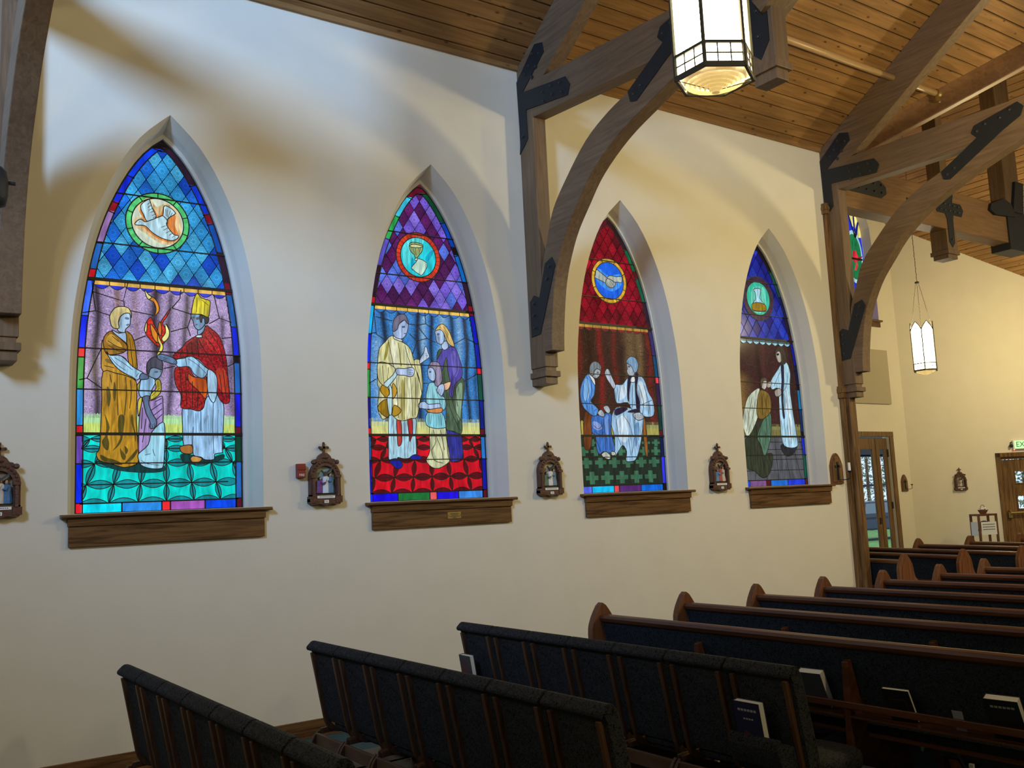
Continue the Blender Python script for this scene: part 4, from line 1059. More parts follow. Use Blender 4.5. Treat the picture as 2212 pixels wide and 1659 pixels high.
# the left half mirrors the visible right half
for txt in ('130,505 205,520 190,600 150,745 138,700', '205,610 185,700 172,850 228,850 232,740', '262,690 245,800 262,860 306,860 285,740'):
    p5([(-.62-a, b) for a, b in q5(txt)], YEL, .199)
c5 = q5('140,1075')[0]
for rr, c, y in ((.50, rgb(170, 215, 225), .198), (.43, rgb(20, 120, 70), .197), (.12, rgb(200, 35, 50), .195)):
    p5([(c5[0]+rr*.62*math.cos(t*math.pi/16), c5[1]+rr*1.25*math.sin(t*math.pi/16)) for t in range(32)], c, y)
p5(q5('150,990 185,1090 165,1150 140,1100'), rgb(225, 45, 60), .194); p5(q5('130,1090 240,1070 200,1130 140,1140'), rgb(150, 20, 40), .196); p5(q5('165,1140 185,1180 165,1240 140,1240'), rgb(225, 60, 70), .194)
p5(q5('540,1460 566,1480 560,1540 535,1550'), rgb(180, 205, 250), .198)
m.build('glass_panel', G_PLAIN, s5)
l5 = MB()
for z in (5.95, 7.0): l5.box(-W5H*.84, W5H*.84, .17, .192, z-.02, z+.02)
for txt in ('115,500 125,600 148,850', '205,520 150,850', '205,560 245,850 262,1000', '230,600 300,850', '145,850 60,560'):
    g = q5(txt)
    for (a, b), (c, d) in zip(g, g[1:]): l5.bar([(a, .188, b), (c, .188, d)], .03, .008, (0, 1, 0))
l5.build('lead_came', LEAD, s5)
c = MB(); c.box(-.98, .98, -.07, .2, W5Z0-.04, W5Z0); c.box(-.92, .92, -.04, 0, W5Z0-.16, W5Z0-.04); c.build('window_sill', OAK_X, s5, bevel=.004)
# ================================================================== hammer-beam trusses
def bolts(parent, pts, x=-0.009, r=0.017):
    for (y, z) in pts:
        m = MB(); m.lathe([(r*1.25, x), (r*1.25, x-.003), (r*.8, x-.004), (r*.8, x-.016), (r*.5, x-.019)], (0, y, z), 6, 'x')
        m.build('bolt', BOLT, parent)
def plate(parent, pts, name='steel_plate'):
    return MB().prism(pts, 'x', -0.009, 0.0).build(name, STEEL, parent, bevel=.002)
def truss(i, label, k, floor_post=False):
    t = thing('roof_truss', label, 'roof truss', (XT[i], 0, 0), 0, 'hammer beam trusses along the left wall')
    d = -.235
    zb = 0.0 if floor_post else 3.06
    p = MB(); p.box(0, TW, d, 0, 3.06, 5.625); post = p.build('post', TIM_Z, t, bevel=.006)
    c = MB(); g = .014
    c.box(g, TW-g, d+g, -.0, 3.02, 3.065); c.box(-g, TW+g, d-g, -.0, 2.965, 3.02); c.box(.006, TW-.006, d+.01, -.0, 2.895, 2.965)
    c.build('corbel', TIM_Z, post, bevel=.004)
    if floor_post:
        p = MB(); p.box(.008, TW-.022, -.115, 0, 0, 2.9); p.build('column', OAK_Z, t, bevel=.012)
        e = MB(); e.box(-.045, -.005, -.05, 0, 0, 5.28); e.box(-.03, .0, -.065, -.01, 0, 5.28); e.box(-.065, .0, -.08, 0, 5.28, 5.42); e.box(-.075, .0, -.09, 0, 5.33, 5.37)
        e.box(-.07, .0, -.08, 0, 2.90, 3.05); e.box(-.08, .0, -.09, 0, 2.965, 3.02)
        e.build('edge_moulding', OAK_Z, t, bevel=.003)
    h = lambda y: k*(y+.15)          # the hammer beam drops a little away from the wall
    out = [(-.236, 3.20), (-.236, 3.90), (-.355, 4.26), (-.475, 4.54), (-.70, 4.79), (-1.02, 5.08), (-1.35, 5.27), (-1.64, 5.39), (-1.90, 5.47), (-2.25, 5.56), (-2.62, 5.60)]
    inn = [(-.349, 3.20), (-.372, 3.46), (-.455, 3.88), (-.63, 4.25), (-.85, 4.52), (-1.08, 4.765), (-1.44, 5.02), (-1.85, 5.21), (-2.19, 5.34), (-2.59, 5.47), (-2.95, 5.53)]
    adj = lambda q: [(y, z+min(0, h(y))*min(1, max(0, (-y-.4)/1.2))) for y, z in q]
    b = MB(); b.strip(catmull(adj(out), False, 4), catmull(adj(inn), False, 4), 'x', .001, TW-.001); b.build('arched_brace', TIM_Y, t, bevel=.006)
    b = MB(); b.prism([(-.12, 5.56), (-.12, 5.93), (-3.02, 5.92+h(-3.02)), (-3.02, 5.56+h(-3.02))], 'x', .002, TW-.002); b.build('hammer_beam', TIM_Y, t, bevel=.006)
    # rafter under the ceiling
    b = MB(); b.prism([(-.0, 5.63), (-.0, cz(0)-.001), (-7.5, cz(-7.5)-.001), (-7.5, cz(-7.5)-.39), (-.345, 5.845)], 'x', .0, TW); b.build('rafter', TIM_Y, t, bevel=.006)
    # pendant post at the inner end of the hammer beam
    zt = 7.4; zp = 5.0+h(-3.05)+.05
    p = MB(); p.box(-.0, TW, -3.20, -2.97, zp+.08, zt)
    p.box(-.014, TW+.014, -3.215, -2.956, zp+.02, zp+.075); p.box(.012, TW-.012, -3.19, -2.98, zp-.06, zp+.08); p.build('pendant_post', TIM_Z, t, bevel=.005)
    b = MB(); b.bar([(TW/2, -3.1, 5.56+h(-3)), (TW/2, -4.2, 6.02), (TW/2, -5.4, 6.95), (TW/2, -6.3, 8.1)], TW-.01, .26, (1, 0, 0)); b.bar([(TW/2, -3.15, 6.9), (TW/2, -7.5, 6.9)], TW-.02, .26)
    b.build('collar_brace', TIM_Y, t, bevel=.005)
    # black steel connectors with bolts
    P = plate(t, [(0, 5.24), (-.02, 5.36), (-.0, 6.0), (-.33, 6.27), (-.455, 6.235), (-.472, 6.13), (-.095, 5.86), (-.78, 5.80+h(-.78)), (-.845, 5.70+h(-.8)), (-.80, 5.61+h(-.8)), (-.14, 5.66), (-.145, 5.36), (-.085, 5.305)])
    bolts(P, [(-.29, 6.18), (-.40, 6.14), (-.23, 6.08), (-.34, 6.03), (-.16, 6.02), (-.27, 5.95), (-.70, 5.76+h(-.7)), (-.72, 5.66+h(-.7)), (-.56, 5.745), (-.58, 5.65), (-.43, 5.73), (-.44, 5.635), (-.075, 5.40)])
    hh = h(-1.9)*.75
    P = plate(t, [(a, z+hh) for a, z in [(-1.62, 5.37), (-1.645, 5.27), (-1.72, 5.25), (-2.36, 5.60), (-2.58, 5.70), (-2.62, 5.79), (-2.56, 5.86), (-2.06, 5.765), (-2.02, 5.69), (-2.08, 5.62)]])
    bolts(P, [(a, z+hh) for a, z in [(-1.70, 5.315), (-1.79, 5.36), (-2.09, 5.69), (-2.19, 5.74), (-2.36, 5.75), (-2.47, 5.80)]])
    P = plate(t, [(-.045, 3.37), (-.19, 3.38), (-.475, 4.0), (-.43, 4.085), (-.32, 4.05), (-.20, 3.735), (-.115, 3.775), (-.045, 3.72)])
    bolts(P, [(-.115, 3.69), (-.11, 3.575), (-.115, 3.45), (-.39, 4.0), (-.345, 3.89)])
    P = plate(t, [(-2.985, zp+.20), (-2.985, 6.4), (-3.16, 6.4), (-3.16, zp+.24), (-3.07, zp+.12)])
    bolts(P, [(-3.07, zp+.3), (-3.07, zp+.5), (-3.07, zp+.9)])
    return t
truss(0, 'curved brown timber truss cut off by the left edge of the picture', .05)
truss(1, 'timber truss on the plaster wall between the second and third windows, behind the large lantern', .078)
truss(2, 'timber truss standing on the floor-length oak column at the end of the left wall', .02, True)

# black lamp on the first brace, cut by the picture's left edge
v = ray(-9, 402); q = EYE+v*(0.735/v.x)
sp = thing('spotlight', 'black rounded spotlight at the left edge in front of the curved brown brace', 'spotlight', tuple(q))
MB().lathe([(.03, -.13), (.055, -.12), (.068, -.06), (.07, .02), (.06, .09), (.035, .12), (.01, .125)], (0, 0, 0), 20).build('housing', STEEL, sp, smooth=True)
MB().tube([(0, 0, .02), (.06, 0, .03), (.106, 0, .03)], .012, 8).build('bracket', STEEL, sp)

# valley beam where the two roofs meet
vb = thing('valley_beam', 'reddish brown valley beam rising diagonally from the corner column under the ceiling', 'beam', (10.42, 0, 6.15))
m = MB(); m.bar([(.14, 0.02, -.10), (5.7, -5.6, 5.7*CS-.16)], .19, .30, (0, 0, 1)); m.build('beam', VALLEY, vb, bevel=.012)

# round pipe that runs under the ceiling to the valley beam
pi_ = thing('sprinkler_pipe', 'straight brass coloured sprinkler pipe running along the ceiling through the rafter', 'pipe', (0, -1.13, 6.69))
MB().tube([(5.52+TW, 0, 0), (11.30, 0, 0)], .04, 14).build('pipe', plain('pipe_paint', (0.38, 0.24, 0.12, 1), .35), pi_, smooth=True)
m = MB(); m.lathe([(.055, -.05), (.06, -.04), (.06, .0), (.05, .03), (.02, .06)], (11.31, 0, 0), 14, 'x'); m.lathe([(.02, -.12), (.035, -.11), (.035, -.06), (.03, 0)], (11.29, 0, 0), 10); m.build('sprinkler_head', BRASS, pi_)

# header beam across the transept opening
hb = thing('header_beam', 'long horizontal timber header beam across the transept opening', 'beam', (10.5, 0, 0))
MB().box(.0, 4.42, 0.0, .26, 5.47, 6.07).build('beam', TIM_X, hb, bevel=.012)
def ypl(parent, pts, bl, name='steel_plate'):
    P = MB().prism(pts, 'y', -.010, 0).build(name, STEEL, parent, bevel=.002)
    for x, z in bl:
        MB().lathe([(.024, -.010), (.024, -.013), (.016, -.014), (.016, -.026), (.01, -.03)], (x, 0, z), 6, 'y').build('bolt', BOLT, P)
ypl(hb, [(.0, 5.70), (.0, 5.94), (1.12, 5.94), (1.24, 5.87), (1.24, 5.77), (1.12, 5.70)], [(.45+.17*i, 5.88-.11*j) for i in range(5) for j in (0, 1)])
ypl(hb, [(1.72, 5.67), (1.72, 5.80), (2.02, 5.80), (2.02, 5.67)], [(1.8, 5.73)])
ypl(hb, [(2.46, 5.70), (2.41, 5.79), (2.46, 5.89), (2.68, 5.89), (2.62, 6.25), (2.76, 6.05), (2.92, 6.30), (3.0, 6.3), (2.88, 5.89), (3.10, 5.89), (3.16, 5.80), (3.10, 5.70), (2.88, 5.70), (2.86, 5.62), (2.85, 5.28), (2.78, 5.20), (2.71, 5.28), (2.70, 5.62), (2.66, 5.70)],
    [(2.54, 5.84), (2.66, 5.84), (2.90, 5.84), (3.02, 5.84), (2.54, 5.75), (2.66, 5.75), (2.90, 5.75), (3.02, 5.75), (2.78, 5.32), (2.78, 5.84), (2.78, 5.75)])
m = MB(); m.box(2.66, 2.92, -.0, .26, 5.17, 5.47); m.box(2.64, 2.94, -.015, .275, 5.10, 5.165); m.box(2.67, 2.91, .01, .25, 5.04, 5.175); m.build('pendant_block', TIM_Z, hb, bevel=.005)
m = MB(); m.box(2.70, 2.88, .02, .24, 6.07, 7.8); m.build('king_post', TIM_Z, hb, bevel=.005)
# black steel shoe at the far end of the header and the timber it carries
m = MB(); E0 = 4.42; m.box(E0-.02, E0+.55, -.03, .29, 5.36, 6.0); m.prism([(E0-.55, 5.92), (E0-.50, 6.02), (E0-.12, 6.16), (E0+.1, 6.10), (E0+.2, 5.9), (E0-.4, 5.86)], 'y', -.05, .3); m.prism([(E0+.14, 5.98), (E0+.30, 6.5), (E0+.55, 6.5), (E0+.45, 5.98)], 'y', -.05, .3)
m.build('steel_shoe', STEEL, hb, bevel=.006)
m = MB(); m.box(E0+.05, E0+.50, .0, .25, 6.0, 8.4); m.build('corner_post', TIM_Z, hb, bevel=.006)
# cross timbers of the transept roof seen between valley beam and hammer beam
tr = thing('transept_truss', 'timber truss of the transept roof with a light king post and black joints', 'roof truss', (15.5, -1.6, 0))
m = MB(); m.bar([(-.6, 0, 7.9), (.9, -.9, 8.4), (2.2, -1.5, 8.1)], .2, .3); m.build('tie_beam', VALLEY, tr, bevel=.006)
m = MB(); m.bar([(-.55, .2, 7.75), (.5, -.5, 7.45), (1.6, -1.2, 7.0)], .2, .26); m.build('strut', TIM_X, tr, bevel=.006)
m = MB(); m.lathe([(.2, -.05), (.24, 0), (.2, .08)], (.1, -.35, 8.1), 8, 'y'); m.box(.6, 1.5, -.9, -.85, 7.3, 7.7); m.build('joint_plate', STEEL, tr)

# ================================================================== lanterns
PANE = glow('lantern_pane', (1.0, 0.86, 0.56, 1), 22.0)
PANE2 = glow('lantern_small_pane', (1.0, 0.86, 0.56, 1), 9)
LOUV = glow('lantern_louver', (1.0, 0.62, 0.16, 1), 0.42)
def lantern(label, loc, chain_top, pane, ):
    t = thing('lantern', label, 'lantern', loc, 0, 'hexagonal hanging church lanterns')
    R = .205; ang = [math.pi/2+k*math.pi/3 for k in range(6)]
    C = [(R*math.cos(a), R*math.sin(a)) for a in ang]
    f = MB()
    for k in range(6):
        x, y = C[k]; f.tube([(x, y, 0), (x, y, .70)], .011, 6)
        a = Vector((*C[k], 0)); b = Vector((*C[(k+1) % 6], 0))
        for z, h in ((.012, .026), (.128, .016)): f.bar([a+Vector((0, 0, z)), b+Vector((0, 0, z))], .014, h)
        # little lattice over the lower panes
        for u in (1/3, 2/3): q = a+(b-a)*u; f.tube([q+Vector((0, 0, .02)), q+Vector((0, 0, .125))], .0045, 4)
        f.tube([a+Vector((0, 0, .072)), b+Vector((0, 0, .072))], .0045, 4)
        arch = []
        for s in range(9):
            u = s/8; zz = .70+.155*(2*min(u, 1-u))**.72
            q = a+(b-a)*u; arch.append(q+Vector((0, 0, zz)))
        f.tube(arch, .009, 5)
        f.ball((x, y, .72), .014, .014, .02, 6, 4)
    f.build('frame', BRONZE, t)
    for k in range(6):
        a = Vector((*C[k], 0))*.972; b = Vector((*C[(k+1) % 6], 0))*.972
        m = MB()
        top = []
        for s in range(9):
            u = s/8; zz = .70+.15*(2*min(u, 1-u))**.72
            q = a+(b-a)*u; top.append(q+Vector((0, 0, zz)))
        vs = [a+Vector((0, 0, .136)), b+Vector((0, 0, .136))]+list(reversed(top))
        m.add(vs, [tuple(range(len(vs)))]); m.build('pane', pane, t)
        m = MB(); vs = [a+Vector((0, 0, .02)), b+Vector((0, 0, .02)), b+Vector((0, 0, .124)), a+Vector((0, 0, .124))]
        m.add(vs, [(0, 1, 2, 3)]); m.build('lower_pane', PANE2, t)
    l = MB()
    for i, r in enumerate((.165, .14, .115, .09, .065, .04)):
        z = .004-.010*i; l.strip([(r, z+.012), (r, z-.010)], [(r-.004, z+.012), (r-.004, z-.010)], 'y', 0, 0) if False else None
        n = 24; vs = []; fs = []
        for k in range(n):
            w = 2*math.pi*k/n; vs += [(r*math.cos(w), r*math.sin(w), z+.014), ((r-.012)*math.cos(w), (r-.012)*math.sin(w), z-.012)]
        fs = [(2*k, 2*((k+1) % n), 2*((k+1) % n)+1, 2*k+1) for k in range(n)]; l.add(vs, fs)
    l.lathe([(.026, -.045), (.02, -.062), (.004, -.066)], (0, 0, 0), 12)
    lo = l.build('louver', LOUV, t, normals=False)
    r_ = MB()
    for k in (1, 4): r_.tube([(C[k][0]*.97, C[k][1]*.97, .004), (0, 0, -.05)], .0025, 4)
    r_.build('louver_rib', BRONZE, lo)
    m = MB(); n = 6
    m.add([(C[k][0]*.95, C[k][1]*.95, .03) for k in range(6)], [(0, 1, 2, 3, 4, 5)]); m.build('diffuser', glow('lantern_diffuser', (1.0, 0.66, 0.22, 1), .75), t, normals=False)
    for k in (0, 2, 4):
        m = MB(); a = Vector((*C[k], .72)); b = Vector((C[k][0]*.12, C[k][1]*.12, 1.56)); nl = 26
        for s in range(nl):
            p, q = a+(b-a)*(s/nl), a+(b-a)*((s+.85)/nl); m.tube([p, (p+q)/2+Vector((.004 if s % 2 else 0, 0 if s % 2 else .004, 0)), q], .004, 4)
        m.build('chain', BRONZE, t)
    m = MB(); m.lathe([(.035, 1.55), (.04, 1.56), (.035, 1.575)], (0, 0, 0), 10); z = 1.57
    while z < chain_top-loc[2]: m.tube([(0, 0, z), (.006 if int(z*20) % 2 else -.006, 0, z+.025), (0, 0, z+.05)], .006, 4); z += .055
    m.build('hanging_chain', BRONZE, t)
    return t
q = EYE+ray(1541, 128)*5.0
lantern('large glowing hexagonal lantern hanging near the camera, cut by the top edge of the picture', (q.x, q.y, 3.90-.02), cz(q.y)-.02, PANE)
q = EYE+ray(2000, 802)*16.6
lantern('small glowing hexagonal lantern on chains far away in front of the warm back wall', (q.x, q.y, q.z), tz(max(q.x, 16.1))-.02 if q.x > 16.1 else CZ+CS*(q.x-10.42)-.02, PANE)
# ================================================================== ganged chairs
def make_chair(label, pocket=False):
    t = thing('stacking_chair', label, 'chair', (0, 0, 0), 0, None)
    w = .405
    prof = [(-.012, .925), (.012, .942), (.045, .936), (.07, .90), (.095, .80), (.125, .66), (.15, .54), (.155, .47), (.13, .445), (.10, .445), (.083, .47), (.01, .87), (-.02, .885), (-.03, .905)]
    b = MB(); b.prism(catmull(prof, True, 2), 'y', -w/2, w/2); b.build('backrest', CHFAB, t, bevel=.014, smooth=False)
    for s in (-1, 1):
        y = s*(w/2-.038)
        path = [(.002, y, .875), (.04, y, .68), (.075, y, .50), (.092, y, .43), (.125, y, .385), (.19, y, .37), (.30, y, .372)]
        m = MB(); m.bar(catmull(path, False, 3), .026, .036, (1, 0, 0)); m.build('back_stile', CHWOOD, t, bevel=.004)
        y = s*(w/2-.006)
        path = [(-.03, y, 0), (-.012, y, .20), (.005, y, .30), (.04, y, .352), (.10, y, .372), (.42, y, .365), (.49, y, .335), (.52, y, .27), (.545, y, 0)]
        m = MB(); m.bar(catmull(path, False, 3), .022, .034, (1, 0, .35)); m.build('leg_frame', CHWOOD, t, bevel=.004)
    seat = []
    for k in range(36):
        a = 2*math.pi*k/36; c, s_ = math.cos(a), math.sin(a)
        seat.append((.345+.235*abs(c)**.62*(1 if c > 0 else -1), .198*abs(s_)**.55*(1 if s_ > 0 else -1)))
    m = MB(); n = 36
    lv = [(.96, .385), (1, .40), (1, .44), (.965, .462), (.85, .473), (.5, .478), (.02, .479)]
    vs = [(.345+(x-.345)*f_, y*f_, z) for f_, z in lv for x, y in seat]
    fs = [(i*n+k, i*n+(k+1) % n, (i+1)*n+(k+1) % n, (i+1)*n+k) for i in range(len(lv)-1) for k in range(n)]+[tuple(range(n-1, -1, -1)), tuple((len(lv)-1)*n+k for k in range(n))]
    m.add(vs, fs); m.build('seat', CHFAB, t, smooth=True)
    MB().box(.022, .040, -w/2-.004, w/2+.004, .285, .362).build('rear_rail', CHRAIL, t, bevel=.003)
    m = MB(); m.box(-.01, .02, -w/2, w/2, .165, .185); m.box(.0, .50, -.19, .19, .19, .20); m.box(.48, .50, -.19, .19, .19, .24); m.build('book_shelf', CHWOOD, t)
    m = MB(); m.lathe([(.022, -.016), (.026, -.006), (.026, .006), (.022, .016)], (-.03, w/2-.01, .235), 8, 'y'); m.build('gang_clamp', STEEL, t)
    if pocket:
        m = MB(); pr = [(.062, .40), (.03, .41), (-.045, .47), (-.075, .56), (-.06, .61), (-.045, .60), (-.03, .575), (.055, .56)]
        m.prism(catmull(pr, True, 2), 'y', -w/2+.05, w/2-.05); m.build('back_pocket', CHFAB, t, bevel=.012)
    return t
rows = [(1.412, 'nearest row'), (2.578, 'middle row'), (3.72, 'row before the pews')]
ordn = ['first', 'second', 'third', 'fourth', 'fifth', 'sixth', 'seventh']
PITCH_Y = .4255; Y0 = -1.432
proto = make_chair('x'); protop = make_chair('x', True)
used = set(); CH = {}
for r, (xr, rn) in enumerate(rows):
    for c in range(7):
        pk = (r == 2 and c in (0, 6))
        src = protop if pk else proto
        o = src if src.name not in used else copy_tree(src)
        used.add(src.name)
        o.location = (xr-.012, Y0-PITCH_Y*(c+.5), 0)
        extra = ' holding a book' if pk else ''
        end = 'against the wall side' if c == 0 else 'at the aisle end' if c == 6 else ''
        o['label'] = 'dark upholstered chair%s, %s from the wall in the %s' % (extra, ordn[c], rn)
        o['group'] = 'chairs in the '+rn
        CH[(r, c)] = o

# ================================================================== pews
def make_pew(label, L, group, supports):
    """left end at y=0, runs to y=-L; x=0 is the top rail, the seat faces +x"""
    t = thing('church_pew', label, 'pew', (0, 0, 0), 0, group)
    prof = [(-.10, .30), (-.112, .62), (-.118, .80), (-.105, .88), (-.062, .96), (-.004, 1.022), (.055, .965), (.098, .89), (.112, .81), (.135, .72), (.22, .655), (.36, .625), (.46, .60), (.515, .54), (.525, .44), (.50, .30), (.49, .07), (.52, 0), (-.13, 0), (-.10, .07)]
    inset = [(-.075, .45), (-.08, .78), (-.06, .87), (-.002, .965), (.055, .87), (.075, .78), (.09, .69), (.2, .60), (.42, .56), (.47, .46), (.45, .14), (-.075, .14)]
    for y, sgn in ((.0, 1), (-L-.055, -1)):
        m = MB(); m.prism(catmull(prof, True, 2), 'y', y, y+.055)
        yi = y+.055 if sgn > 0 else y
        m.prism(inset, 'y', yi, yi+.008*sgn)
        m.build('end_panel', PEWZ, t, bevel=.008)
    m = MB(); m.prism([(-.04, .895), (-.046, .915), (-.038, .934), (-.015, .942), (.02, .938), (.035, .922), (.035, .895), (.02, .885), (-.03, .885)], 'y', -L, 0); m.build('top_rail', PEW, t, bevel=.003)
    m = MB(); m.prism([(-.02, .89), (.018, .89), (.10, .52), (.062, .515)], 'y', -L+.002, -.002); m.build('back_panel', PEWFAB, t)
    m = MB(); m.prism([(.06, .43), (.055, .47), (.09, .495), (.30, .488), (.47, .49), (.505, .46), (.50, .43)], 'y', -L+.002, -.002); m.build('seat', PEWFAB, t, bevel=.012)
    m = MB(); m.prism([(.07, .405), (.07, .43), (.49, .43), (.49, .405)], 'y', -L, 0); m.build('seat_board', PEW, t)
    for y in supports:
        m = MB(); m.prism([(-.085, .30), (-.065, .82), (-.03, .83), (.03, .62), (.45, .40), (.45, .05), (.05, .02), (-.07, .0), (-.10, 0)], 'y', y-.019, y+.019); m.build('support', PEW, t, bevel=.003)
    ys = [0]+list(supports)+[-L]
    m = MB(); m.box(-.088, -.070, -L, 0, .575, .612); m.build('book_rack', PEW, t, bevel=.003)
    m = MB()
    for a, b in zip(ys, ys[1:]): m.box(-.085, .06, b+.02, a-.02, .53, .54)
    m.build('rack_shelf', PEW, t)
    k = MB(); k.box(-.30, -.10, -L+.12, -.12, .20, .235); kn = k.build('kneeler', plain('kneeler_vinyl', (.03, .045, .06, 1), .5), t, bevel=.01) if False else None
    k = MB()
    for a, b in zip(ys, ys[1:]): k.prism([(-.20, .27), (-.165, .31), (-.10, .30), (-.09, .22), (-.13, .17), (-.17, .19)], 'y', b+.06, a-.06)
    kn = k.build('kneeler', KNEEL, t, bevel=.008)
    
    for a, b in zip(ys, ys[1:]):
        n = max(1, int((a-b)/.55))
        for i in range(n):
            yy = a-(a-b)*(i+.35)/n
            br_ = MB(); br_.bar([(-.21, yy, .285), (-.225, yy, .22), (-.18, yy, .155), (-.11, yy, .13)], .012, .022, (1, 0, 0)); br_.build('bracket', BOLT, kn)
            MB().box(-.232, -.215, yy-.085, yy-.06, .12, .195).build('bumper_pad', WHITE, kn)
    
    return t
KNEEL = plain('kneeler_vinyl', (.07, .095, .12, 1), .45)
PEWS = []
px_ = [4.632, 5.51, 6.28, 7.06, 7.82, 8.58, 9.34]; py_ = [-1.955, -1.93, -1.99, -2.06, -2.13, -2.22, -2.23]
pn = ['nearest dark wood pew with a book rack of hymnals, first behind the chairs', 'second dark wood pew behind the chairs', 'third dark wood pew, its pointed end below the fourth window', 'fourth dark wood pew, its pointed end right of the fourth window', 'fifth dark wood pew, starting at the foot of the corner column', 'sixth dark wood pew from the chairs, just right of the column foot', 'seventh dark wood pew from the chairs, brightest highlight on its rail']
base = make_pew(pn[0], 4.4, 'long pews of the near block', (-.98, -2.10, -3.25))
for i in range(7):
    o = base if i == 0 else copy_tree(base)
    o.location = (px_[i], py_[i], 0); o['label'] = pn[i]; PEWS.append(o)
ra = -math.radians(12.5); dv = Vector((-math.sin(ra), math.cos(ra), 0))
LB = 4.6*.957
bn = ['transept pew whose tall rounded end panel stands left of the others, nearest of the three', 'transept pew with the middle one of three rounded end panels', 'transept pew whose rounded end panel is cut by the right edge of the picture']
baseb = make_pew(bn[0], 4.6, 'pews turned into the transept', (-1.5, -3.0))
for i, (ex, ey) in enumerate(((10.459, -.566), (11.323, -.807), (12.071, -1.139))):
    o = baseb if i == 0 else copy_tree(baseb); q = Vector((ex, ey, 0))+dv*LB
    o.location = q; o.rotation_euler = (0, 0, ra); o['label'] = bn[i]; o.scale = (.957, .957, .957)
cn = ['farthest block pew starting left of the wooden rack, closest of three', 'farthest block pew starting directly below the wooden rack', 'last pew in front of the exit door, cut by the right edge']
basec = make_pew(cn[0], 4.2, 'pews of the farthest block', (-1.4, -2.8))
for i, (ex, ey) in enumerate(((12.80, .68), (13.45, .28), (14.16, -.09))):
    o = basec if i == 0 else copy_tree(basec)
    o.location = (ex, ey, 0); o.rotation_euler = (0, 0, ra); o['label'] = cn[i]

# ================================================================== books and papers
def book(label, loc, rz, tilt, w, h, d, cover, group=None, mark=None, band=None, name='hymnal', cat='book'):
    t = thing(name, label, cat, loc, rz, group); t.rotation_euler = (0, tilt, rz)
    # local: width along y, height along z, thickness along x
    m = MB(); m.box(-d/2, -d/2+.003, -w/2, w/2, 0, h); m.box(d/2-.003, d/2, -w/2, w/2, 0, h); m.box(-d/2, d/2, w/2-.003, w/2, 0, h)
    c = m.build('cover', cover, t, bevel=.001)
    MB().box(-d/2+.003, d/2-.003, -w/2+.004, w/2-.003, .003, h-.004).build('pages', PAPER, t)
    if mark:
        m = MB()
        for (a, b, z0, z1) in mark: m.box(-d/2-.0006, -d/2, a*w, b*w, z0*h, z1*h)
        m.build('title_lettering', plain('cover_print', (.35, .36, .38, 1), .6), c)
    if band:
        m = MB(); m.prism([(x*w, z*h) for x, z in band[1]], 'x', -d/2-.0005, -d/2); m.build('cover_picture', band[0], c)
    return t
NAVY = plain('cover_navy', (.018, .020, .065, 1), .45); BLACKC = plain('cover_black', (.012, .012, .014, 1), .45); SLATE = plain('cover_slate', (.05, .055, .065, 1), .5); MAROON = plain('cover_maroon', (.10, .03, .045, 1), .5)
q = CH[(2, 6)].location
TXT = [(-.36+.12*i, -.27+.12*i, .80, .85) for i in range(6)]+[(-.2+.1*i, -.13+.1*i, .62, .655) for i in range(4)]
book('dark blue hymnal with red curved picture in the aisle end chair pocket', (q.x-.03, q.y+.02, .545), 0, -.16, .165, .225, .040, NAVY, None, TXT, (MAROON, [(-.1, .2), (.05, .36), (.2, .38), (.3, .2)]))
q = CH[(2, 0)].location
book('grey and maroon book in the back pocket of a chair by the wall', (q.x-.03, q.y+.03, .54), 0, -.16, .14, .20, .036, SLATE, None, None, (MAROON, [(-.3, .2), (-.1, .8), (.4, .85), (.4, .2)]))
X1 = px_[0]
book('hymnal with thick white page edge leaning behind the aisle end chair in the pew rack', (X1+.0, -3.83, .548), .10, -.42, .15, .225, .05, SLATE, 'hymnals in the rack of the nearest pew')
book('thin black hymnal with an embossed rectangle leaning in the nearest pew rack', (X1+.0, -4.36, .546), .08, -.45, .15, .19, .022, BLACKC, 'hymnals in the rack of the nearest pew', None, (SLATE, [(-.3, .1), (-.3, .7), (-.28, .7), (-.28, .12), (.3, .12), (.3, .7), (.28, .68), (-.28, .68), (-.28, .7), (.32, .7), (.32, .1)]))
book('thick black hymnal with bright white page tops at the rack right end', (X1+.0, -4.93, .548), .10, -.45, .16, .225, .045, BLACKC, 'hymnals in the rack of the nearest pew', TXT[:6])
def sheet(label, loc, rot, w, h, name='leaflet', cat='leaflet', group=None):
    m = MB(); m.box(-.0008, .0008, -w/2, w/2, 0, h)
    o = m.build(name, PAPER, None); o.location = loc; o.rotation_euler = rot
    return tag(o, label, cat, group)
sheet('pale blue grey card standing in the nearest pew rack between two hymnals', (X1-.02, -4.68, .545), (0, -.3, 0), .055, .105, 'card', 'card').active_material = plain('card_blue', (.28, .30, .38, 1), .6)
q = PEWS[6].location
sheet('white leaflet lying on the transept pew seat between the two small pointed ends', (10.74, -.33, .476), (0, math.pi/2, -.2), .18, .22)
sheet('white folded leaflet on the transept pew seat beside the middle rounded end', (11.60, -.57, .476), (0, math.pi/2, -.2), .16, .22)
